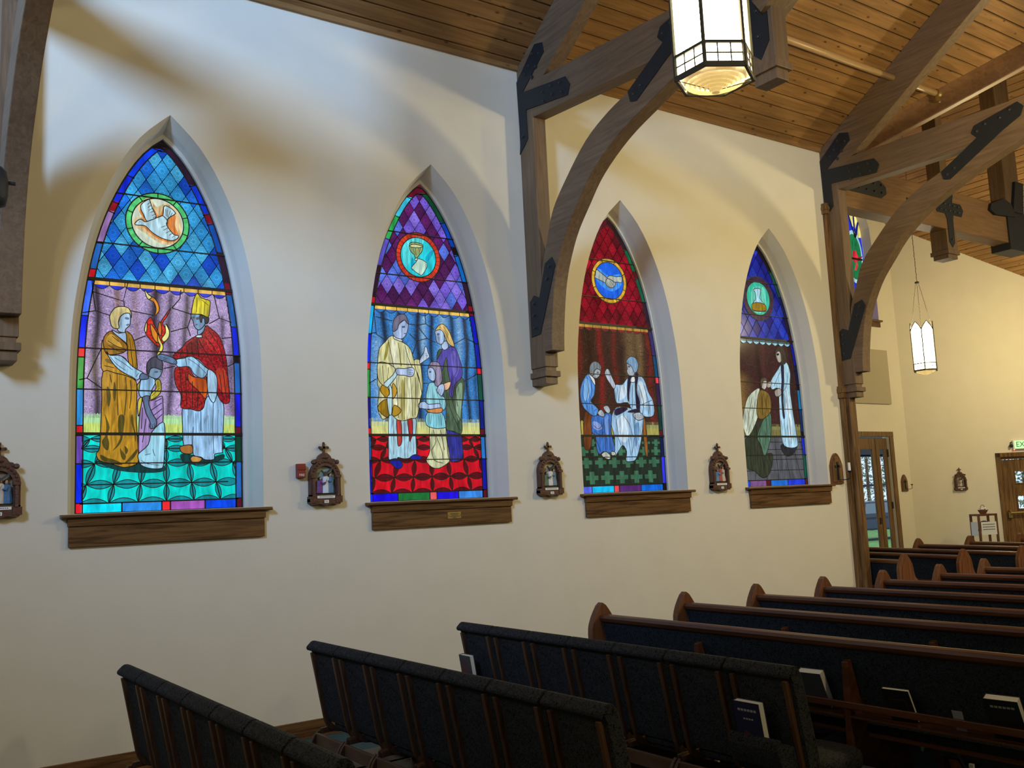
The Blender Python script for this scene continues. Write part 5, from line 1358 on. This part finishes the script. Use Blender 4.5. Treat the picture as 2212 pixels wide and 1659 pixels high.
# ================================================================== wall pieces
def arch2(hw, z0, zs, zt, n=8, point=False):
    pts = [(-hw, z0), (-hw, zs)]
    for k in range(1, n):
        a = math.pi*k/n
        if point:
            u = k/n; s = min(u, 1-u)*2; x = -hw*math.cos(a); pts.append((-hw+2*hw*u, zs+(zt-zs)*math.sin(s*math.pi/2)**.8))
        else: pts.append((-hw*math.cos(a), zs+(zt-zs)*math.sin(a)))
    return pts+[(hw, zs), (hw, z0)]
def station(label, loc, rz, palette):
    """carved relief in an arched frame; local x along the wall, y out of the wall is negative"""
    t = thing('station_plaque', label, 'plaque', loc, rz, 'carved station of the cross plaques')
    m = MB()
    outer = arch2(.133, .05, .24, .375, 14); inner = arch2(.088, .085, .235, .325, 14)
    n = len(outer)
    m.strip(outer, inner, 'y', -.055, 0); m.box(-.133, .133, -.055, 0, .05, .088); m.prism(arch2(.125, .05, .24, .365, 14), 'y', -.012, 0)
    m.box(-.143, -.085, -.065, 0, .02, .075); m.box(.085, .143, -.065, 0, .02, .075)
    m.prism([(-.143, .03), (-.12, .005), (-.05, .012), (0, -.004), (.05, .012), (.12, .005), (.143, .03), (.143, .055), (-.143, .055)], 'y', -.06, 0)
    for s in (-1, 1):
        m.tube([(s*.108, -.058, .075), (s*.108, -.058, .225)], .014, 8); m.box(s*.108-.024, s*.108+.024, -.075, 0, .225, .248)
        m.ball((s*.105, -.05, .355), .022, .02, .02, 8, 5)
    for k in range(13):
        a = math.pi*(k+.5)/13; m.ball((-.112*math.cos(a), -.056, .24+.118*math.sin(a)), .011, .010, .011, 6, 4)
    m.prism(catmull([(-.10, .355), (-.085, .38), (-.06, .385), (-.045, .41), (0, .435), (.045, .41), (.06, .385), (.085, .38), (.10, .355)], False, 3), 'y', -.05, 0)
    m.ball((0, -.05, .40), .035, .012, .022, 8, 5)
    m.build('frame', PLQ, t)
    c = MB(); c.box(-.009, .009, -.035, -.015, .425, .505); c.box(-.032, .032, -.035, -.015, .468, .486)
    for x, z in ((0, .512), (-.036, .477), (.036, .477)): c.ball((x, -.025, z), .013, .012, .013, 6, 4)
    c.build('cross_finial', PLQ, t)
    b = MB(); sky, robe1, robe2, robe3, ground, wood_ = palette
    b.prism(arch2(.088, .085, .235, .325, 14), 'y', -.02, -.012, sky)
    b.box(-.088, .088, -.032, -.012, .085, .105, ground)
    r = b.build('relief_scene', PAINTED, t)
    def fig(x, z0, h, col, lean=0.0, w=.03, arm=None, head=(.42, .27, .19, 1)):
        f = MB()
        prof = [(w*1.15, 0), (w*1.2, h*.12), (w*.95, h*.4), (w*1.0, h*.62), (w*.95, h*.74), (w*.4, h*.80)]
        nn = 10; vs = []
        for rr, hh in prof:
            for k in range(nn):
                a = 2*math.pi*k/nn; fold = 1+.12*math.sin(4*a+hh*30); vs.append((x+lean*hh+rr*fold*math.cos(a), -.036+.55*rr*fold*math.sin(a), z0+hh))
        f.add(vs, [(i*nn+k, i*nn+(k+1) % nn, (i+1)*nn+(k+1) % nn, (i+1)*nn+k) for i in range(len(prof)-1) for k in range(nn)]+[tuple((len(prof)-1)*nn+k for k in range(nn))], col)
        f.ball((x+lean*h*.9, -.038, z0+h*.89), w*.42, w*.42, h*.10, 8, 6, head)
        f.ball((x+lean*h*.9-.002, -.034, z0+h*.93), w*.46, w*.42, h*.085, 8, 6, (.05, .03, .02, 1))
        if arm: f.tube([(x+lean*h*.7, -.045, z0+h*.72), ((x+arm[0])/2, -.058, (z0+h*.66+arm[1])/2-.01), (arm[0], -.055, arm[1])], [.010, .009, .006], 6, col)
        f.build('relief_figure', PAINTED, r)
    fig(-.052, .10, .135, robe1, .10, .030, (.0, .185))
    fig(.004, .10, .175, robe2, .03, .028, (-.03, .19))
    fig(.056, .10, .165, robe3, -.06, .026, (.02, .20))
    x_ = MB(); x_.bar([(-.035, -.05, .285), (.005, -.05, .25)], .012, .016, (0, 1, 0), wood_); x_.bar([(-.015, -.052, .245), (.06, -.052, .302)], .012, .018, (0, 1, 0), wood_); x_.build('carried_cross', PAINTED, r)
    p = MB(); p.box(-.078, .078, -.060, -.055, .058, .078); cp = p.build('caption_strip', PAPER, t)
    e = MB()
    for k in range(9): e.box(-.06+.0135*k, -.06+.0135*k+.009, -.0605, -.060, .066, .071)
    e.build('caption_lettering', LEAD, cp)
    p = MB(); p.box(-.019, .019, -.066, -.060, .018, .042); nt_ = p.build('number_tag', PAPER, t)
    e = MB()
    for k in range(3): e.box(-.010+.008*k, -.007+.008*k, -.0665, -.066, .024, .036)
    e.build('numeral', LEAD, nt_)
    return t
g1 = (.10, .14, .08, 1); wd = (.05, .045, .03, 1)
station('carved station plaque cut by the left edge of the picture, left of the first window', (.915, 0, 1.83), 0, ((.25, .2, .15, 1), (.5, .06, .08, 1), (.55, .5, .45, 1), (.06, .16, .32, 1), g1, wd))
station('carved station plaque beside the red alarm box, with purple, white and blue figures', (3.318, 0, 1.83), 0, ((.30, .38, .33, 1), (.16, .05, .20, 1), (.62, .68, .78, 1), (.10, .19, .30, 1), g1, wd))
station('carved station plaque between the second and third windows', (5.655, 0, 1.83), 0, ((.45, .40, .30, 1), (.12, .17, .09, 1), (.68, .66, .66, 1), (.16, .24, .30, 1), g1, wd))
station('carved station plaque between the third and fourth windows', (8.012, 0, 1.815), 0, ((.42, .33, .24, 1), (.10, .24, .42, 1), (.40, .08, .07, 1), (.55, .50, .42, 1), g1, wd))
sp_ = bw(1.10, .0, 1.62)
station('small far away station plaque on the warm back wall left of the exit door', sp_, BANG, ((.34, .30, .24, 1), (.25, .2, .18, 1), (.5, .46, .42, 1), (.12, .1, .1, 1), g1, wd))

al = thing('fire_alarm', 'red fire alarm box with white lettering on the wall left of the second plaque', 'alarm', (3.114, 0, 2.06))
m = MB(); m.box(-.036, .036, -.045, 0, 0, .115); m.build('housing', plain('alarm_red', (.22, .018, .016, 1), .4), al, bevel=.004)
m = MB(); m.box(-.037, .037, -.05, -.02, .062, .084); m.build('pull_bar', plain('alarm_bar', (.17, .012, .012, 1), .4), al, bevel=.003)
text_mesh('lettering', 'FIRE', .026, WHITE, al, Matrix.Translation((0, -.0455, .022)) @ Matrix.Rotation(math.pi/2, 4, 'X'), .0005)

def sconce(label, loc, candle=True):
    t = thing('wall_sconce', label, 'sconce', loc, 0, 'pointed cross sconces')
    MB().prism(arch2(.118, -.165, .06, .215, 12, True), 'y', -.022, 0).build('backboard', PEWZ, t, bevel=.004)
    MB().prism(arch2(.092, -.14, .05, .175, 12, True), 'y', -.03, -.021).build('raised_panel', OAK_Z, t, bevel=.003)
    m = MB(); m.box(-.013, .013, -.04, -.028, -.115, .105); m.box(-.05, .05, -.04, -.028, .035, .065); m.build('cross', STEEL, t)
    m = MB(); m.tube(catmull([(0, -.035, -.115), (.03, -.09, -.12), (.07, -.14, -.105), (.075, -.145, -.06), (.075, -.145, -.03)], False, 4), .006, 6); m.lathe([(.012, -.035), (.026, -.02), (.026, -.01)], (.075, -.145, 0), 10); m.build('arm', STEEL, t)
    if candle: MB().lathe([(.017, -.012), (.018, 0), (.017, .085), (.005, .088)], (.075, -.145, 0), 10).build('candle', PAPER, t)
    return t
sconce('pointed wooden cross sconce with a white candle between the fourth window and the column', (10.10, 0, 2.0))
sconce('small far away pointed wooden cross sconce on the wall right of the glazed door', (19.74, YT, 1.83), False)

m = MB(); m.box(17.6, 19.50, YT-.05, YT-.003, 3.63, 4.86); o = m.build('acoustic_panel', plain('panel_fabric', (.42, .37, .27, 1), .9), None, bevel=.006)
tag(o, 'beige square acoustic panel on the transept wall below the tall window', 'wall panel')

# ================================================================== doors
d1 = structure('door_1', 'tall oak door with narrow glass panes in the transept wall behind the corner column', 'door', (0, YT, 0))
m = MB(); m.box(DX0-.12, DX0, -.025, .0, 0, DZ+.11); m.box(DX1, DX1+.14, -.025, 0, 0, DZ+.11); m.box(DX0-.12, DX1+.14, -.03, 0, DZ, DZ+.11); m.build('door_casing', OAK_Z, d1, bevel=.006)
m = MB(); xs = [DX0+.03, DX0+.72, DX0+1.39, DX1-.33]
def leaf(m, xa, xb, y):
    st = .125
    m.box(xa, xa+st, y, y+.05, .02, DZ-.03); m.box(xb-st, xb, y, y+.05, .02, DZ-.03); m.box(xa+st, xb-st, y, y+.05, DZ-.28, DZ-.03); m.box(xa+st, xb-st, y, y+.05, .02, .40)
leaf(m, DX0+.02, DX0+1.72, .05); leaf(m, DX0+1.74, DX1-.02, .05)
dl = m.build('door_leaf', OAK_Z, d1, bevel=.005)
m = MB(); m.box(DX1-.05, DX1-.01, .03, .06, 2.45, 2.62); m.box(DX1-.05, DX1-.01, .03, .06, 1.3, 1.45); m.build('hinge', BOLT, dl)
m = MB(); m.box(DX0+1.64, DX0+1.69, .035, .05, .98, 1.12); m.build('lock_plate', STEEL, dl)
gl, gn, gb = new_mat('clear_glass'); gb.inputs['Transmission Weight'].default_value = 1.0; gb.inputs['Roughness'].default_value = 0.0; gb.inputs['IOR'].default_value = 1.02
m = MB(); m.box(DX0+.145, DX0+1.595, .07, .075, .40, DZ-.28); m.build('glass_pane', gl, d1); m = MB(); m.box(DX0+1.865, DX1-.145, .07, .075, .40, DZ-.28); m.build('glass_pane', gl, d1)
# the porch glazing outside the door: dark mullions and a solid head
pg = structure('window_6', 'dark framed porch glazing seen through the glazed door', 'window', (0, YT+2.6, 0))
m = MB()
m.box(18.0, 26.0, 0, .06, 2.62, 3.6)
for x in (18.0, 19.35, 20.42, 21.5, 22.6, 23.7, 24.8): m.box(x-.035, x+.035, 0, .06, 0, 2.7)
for z in (.45, 1.0, 1.85, 2.62): m.box(18.0, 26.0, .0, .06, z-.03, z+.03)
m.build('mullion_frame', STEEL, pg)

d2 = structure('door_2', 'oak exit door with small square panes and a brass push bar in the back wall', 'door', tuple(BW)); d2.rotation_euler = (0, 0, BANG)
m = MB(); m.box(EX0-.10, EX0, -.03, 0, 0, EZ+.10); m.box(EX1, EX1+.1, -.03, 0, 0, EZ+.10); m.box(EX0-.10, EX1+.1, -.03, 0, EZ, EZ+.10); m.build('door_casing', OAK_Z, d2, bevel=.006)
m = MB(); xa, xb = EX0+.02, EX1
wins = [(1.74, 2.0), (1.16, 1.44)]
m.box(xa, xa+.30, .03, .08, .02, EZ-.06); m.box(xa+.62, xb, .03, .08, .02, EZ-.06)
zz = [.02]+[z for w_ in reversed(wins) for z in w_]+[EZ-.06]
for a, b in ((.02, 1.16), (1.44, 1.74), (2.0, EZ-.06)): m.box(xa+.30, xa+.62, .03, .08, a, b)
for a, b in wins:
    m.box(xa+.28, xa+.64, .015, .035, a-.03, a); m.box(xa+.28, xa+.64, .015, .035, b, b+.03); m.box(xa+.28, xa+.30, .015, .035, a, b); m.box(xa+.62, xa+.64, .015, .035, a, b)
dl2 = m.build('door_leaf', OAK_Z, d2, bevel=.004)
for a, b in wins: MB().box(xa+.30, xa+.62, .05, .055, a, b).build('glass_pane', gl, d2)
m = MB(); m.box(xa+.03, xa+.12, -.03, .03, .96, 1.10); m.tube([(xa+.07, -.05, 1.07), (xb, -.05, 1.07)], .026, 10); m.lathe([(.03, -.05), (.036, -.03), (.03, .0)], (xa+.075, 0, 1.12), 10, 'y'); m.build('push_bar', BRASS, dl2)
m = MB(); m.box(EX0, EX0+.02, .0, .1, 0, EZ); m.box(EX0, EX1, 0, .1, EZ-.05, EZ); m.build('door_stop', PEW, d2)

ex = thing('exit_sign', 'green glowing exit sign above the oak door at the right edge', 'sign', bw(2.36, .0, 2.50), BANG)
m = MB(); m.box(0, .46, -.07, 0, 0, .20); m.build('housing', WHITE, ex, bevel=.004)
m = MB(); m.box(.03, .43, -.073, -.07, .012, .188); m.build('sign_face', glow('exit_green', (.06, .9, .30, 1), .85), ex)
text_mesh('lettering', 'EXIT', .165, plain('exit_letter', (.01, .16, .06, 1), .5), ex, Matrix.Translation((.23, -.0745, .10)) @ Matrix.Rotation(math.pi/2, 4, 'X'), .001)
m = MB(); m.lathe([(.02, -.05), (.035, -.03), (.038, .02), (.03, .03)], (-.04, -.06, .08), 12, 'y'); m.tube([(-.04, -.03, .10), (-.03, -.02, .16), (0, -.03, .16)], .008, 6); m.build('lamp_head', STEEL, ex)
m = MB(); m.ball((.02, -.06, -.012), .012, .012, .012, 8, 5); m.build('indicator', glow('red_indicator', (1, .08, .05, 1), 6), ex)

# rack with notices and a basket on it
v = EYE+ray(2128, 1150)*19.8
rk = thing('leaflet_rack', 'small dark wooden rack holding white notices in front of the back wall', 'rack', (v.x, v.y, 0), BANG+.12)
H = 1.14
m = MB()
for x, y in ((-.19, -.13), (.19, -.13), (-.19, .15), (.19, .15)): m.box(x-.02, x+.02, y-.02, y+.02, 0, H)
m.box(-.20, .20, -.15, .17, H-.04, H); m.box(-.19, .19, -.13, .15, .80, .83); m.box(-.19, .19, -.13, .15, .35, .38); m.build('frame', PEWZ, rk, bevel=.003)
m = MB(); m.box(-.165, .165, -.158, -.150, .72, .98); n1 = m.build('notice', PAPER, rk)
e = MB()
for k in range(3):
    for j in range(8): e.box(-.13+.033*j, -.13+.033*j+.024, -.1595, -.158, .92-.05*k, .935-.05*k)
e.build('lettering', BOLT, n1)
m = MB(); m.box(-.218, -.21, -.10, .12, .70, .98); m.build('notice', PAPER, rk)
m = MB(); m.prism([(-.12, .84), (.12, .84), (.06, .98), (0, 1.0), (-.06, .98)], 'y', -.05, .04); m.build('leaflet_holder', STEEL, rk)
bk = thing('basket', 'small reddish basket of white papers on top of the wooden rack', 'basket', (v.x, v.y, H))
n = 14; m = MB(); m.lathe([(.055, 0), (.075, .03), (.10, .075), (.108, .08), (.095, .078), (.05, .012)], (0, 0, 0), n); m.build('bowl', plain('basket_red', (.24, .075, .045, 1), .6, bump=.5, bscale=90), bk)
m = MB()
for k in range(7): m.ball((.05*math.cos(k*.9), .05*math.sin(k*.9), .085+.012*(k % 3)), .035, .03, .022, 7, 5)
m.build('paper_roll', PAPER, bk)
m = MB(); m.tube(catmull([(-.1, 0, .07), (-.06, 0, .16), (.0, 0, .18), (.06, 0, .16), (.1, 0, .07)], False, 4), .006, 6); m.build('handle', PEWZ, bk)

# ================================================================== outside the doors
o = MB().add([(8, 5.9, -.12), (70, 5.9, -.12), (70, 60, -.12), (8, 60, -.12)], [(0, 1, 2, 3)]).build('ground', plain('lawn', (.16, .34, .07, 1), .9, var=.35, scale=6))
tag(o, 'bright green lawn seen through the glazed door', 'lawn', kind='structure')
rnd = random.Random(4)
LEAF = plain('leaf_green', (.22, .27, .15, 1), .6, var=.5, scale=5)
def shrub(label, loc, r, h, n):
    t = thing('shrub', label, 'shrub', loc)
    m = MB()
    for k in range(n):
        a = rnd.uniform(0, 6.28); z = rnd.uniform(.15, 1)*h; rr = r*(1-.5*(z/h)**2)*math.sqrt(rnd.random()); c = Vector((rr*math.cos(a), rr*math.sin(a), z)); s = rnd.uniform(.10, .2)
        u = Vector((rnd.uniform(-1, 1), rnd.uniform(-1, 1), rnd.uniform(-.6, 1))).normalized(); w = u.cross(Vector((rnd.uniform(-1, 1), rnd.uniform(-1, 1), .3))).normalized()
        m.add([c, c+u*s*.5+w*s*.25, c+u*s, c+u*s*.5-w*s*.25], [(0, 1, 2, 3)])
    m.build('foliage', LEAF, t, normals=False)
    MB().tube([(0, 0, 0), (.05, 0, h*.5), (0, .04, h*.85)], [.09, .06, .02], 8).build('trunk', PEWZ, t)
shrub('pale green leafy tree outside, seen through the wide pane of the glazed door', (38.6, 19.5, -.1), 3.4, 7, 4200)
shrub('leafy tree outside, seen through the narrow pane of the glazed door', (48.0, 23.0, -.1), 3.4, 7, 4200)
shrub('leafy bush outside the small upper pane of the exit door', (34.3, 10.2, -.1), 1.6, 4, 1800)
car = thing('car', 'dark blue parked car outside, seen through the lower panes of the glazed door', 'car', (32.2, 14.9, -.1), -.55)
body = [(-2.1, .35), (-2.15, .7), (-1.9, .85), (-1.2, .92), (-.75, 1.38), (.6, 1.42), (1.25, .98), (2.0, .86), (2.15, .6), (2.1, .35)]
MB().prism(body, 'y', -.85, .85).build('body', plain('car_paint', (.06, .075, .12, 1), .25), car, bevel=.06)
MB().prism([(-.70, .95), (-.62, 1.32), (.52, 1.35), (1.0, .98)], 'y', -.86, .86).build('side_window', plain('car_glass', (.25, .3, .36, 1), .1), car)
for x in (-1.3, 1.3):
    for y in (-.84, .72): MB().lathe([(.32, 0), (.34, .03), (.34, .11), (.32, .13)], (x, y, .32), 16, 'y').build('wheel', BLACKC, car)
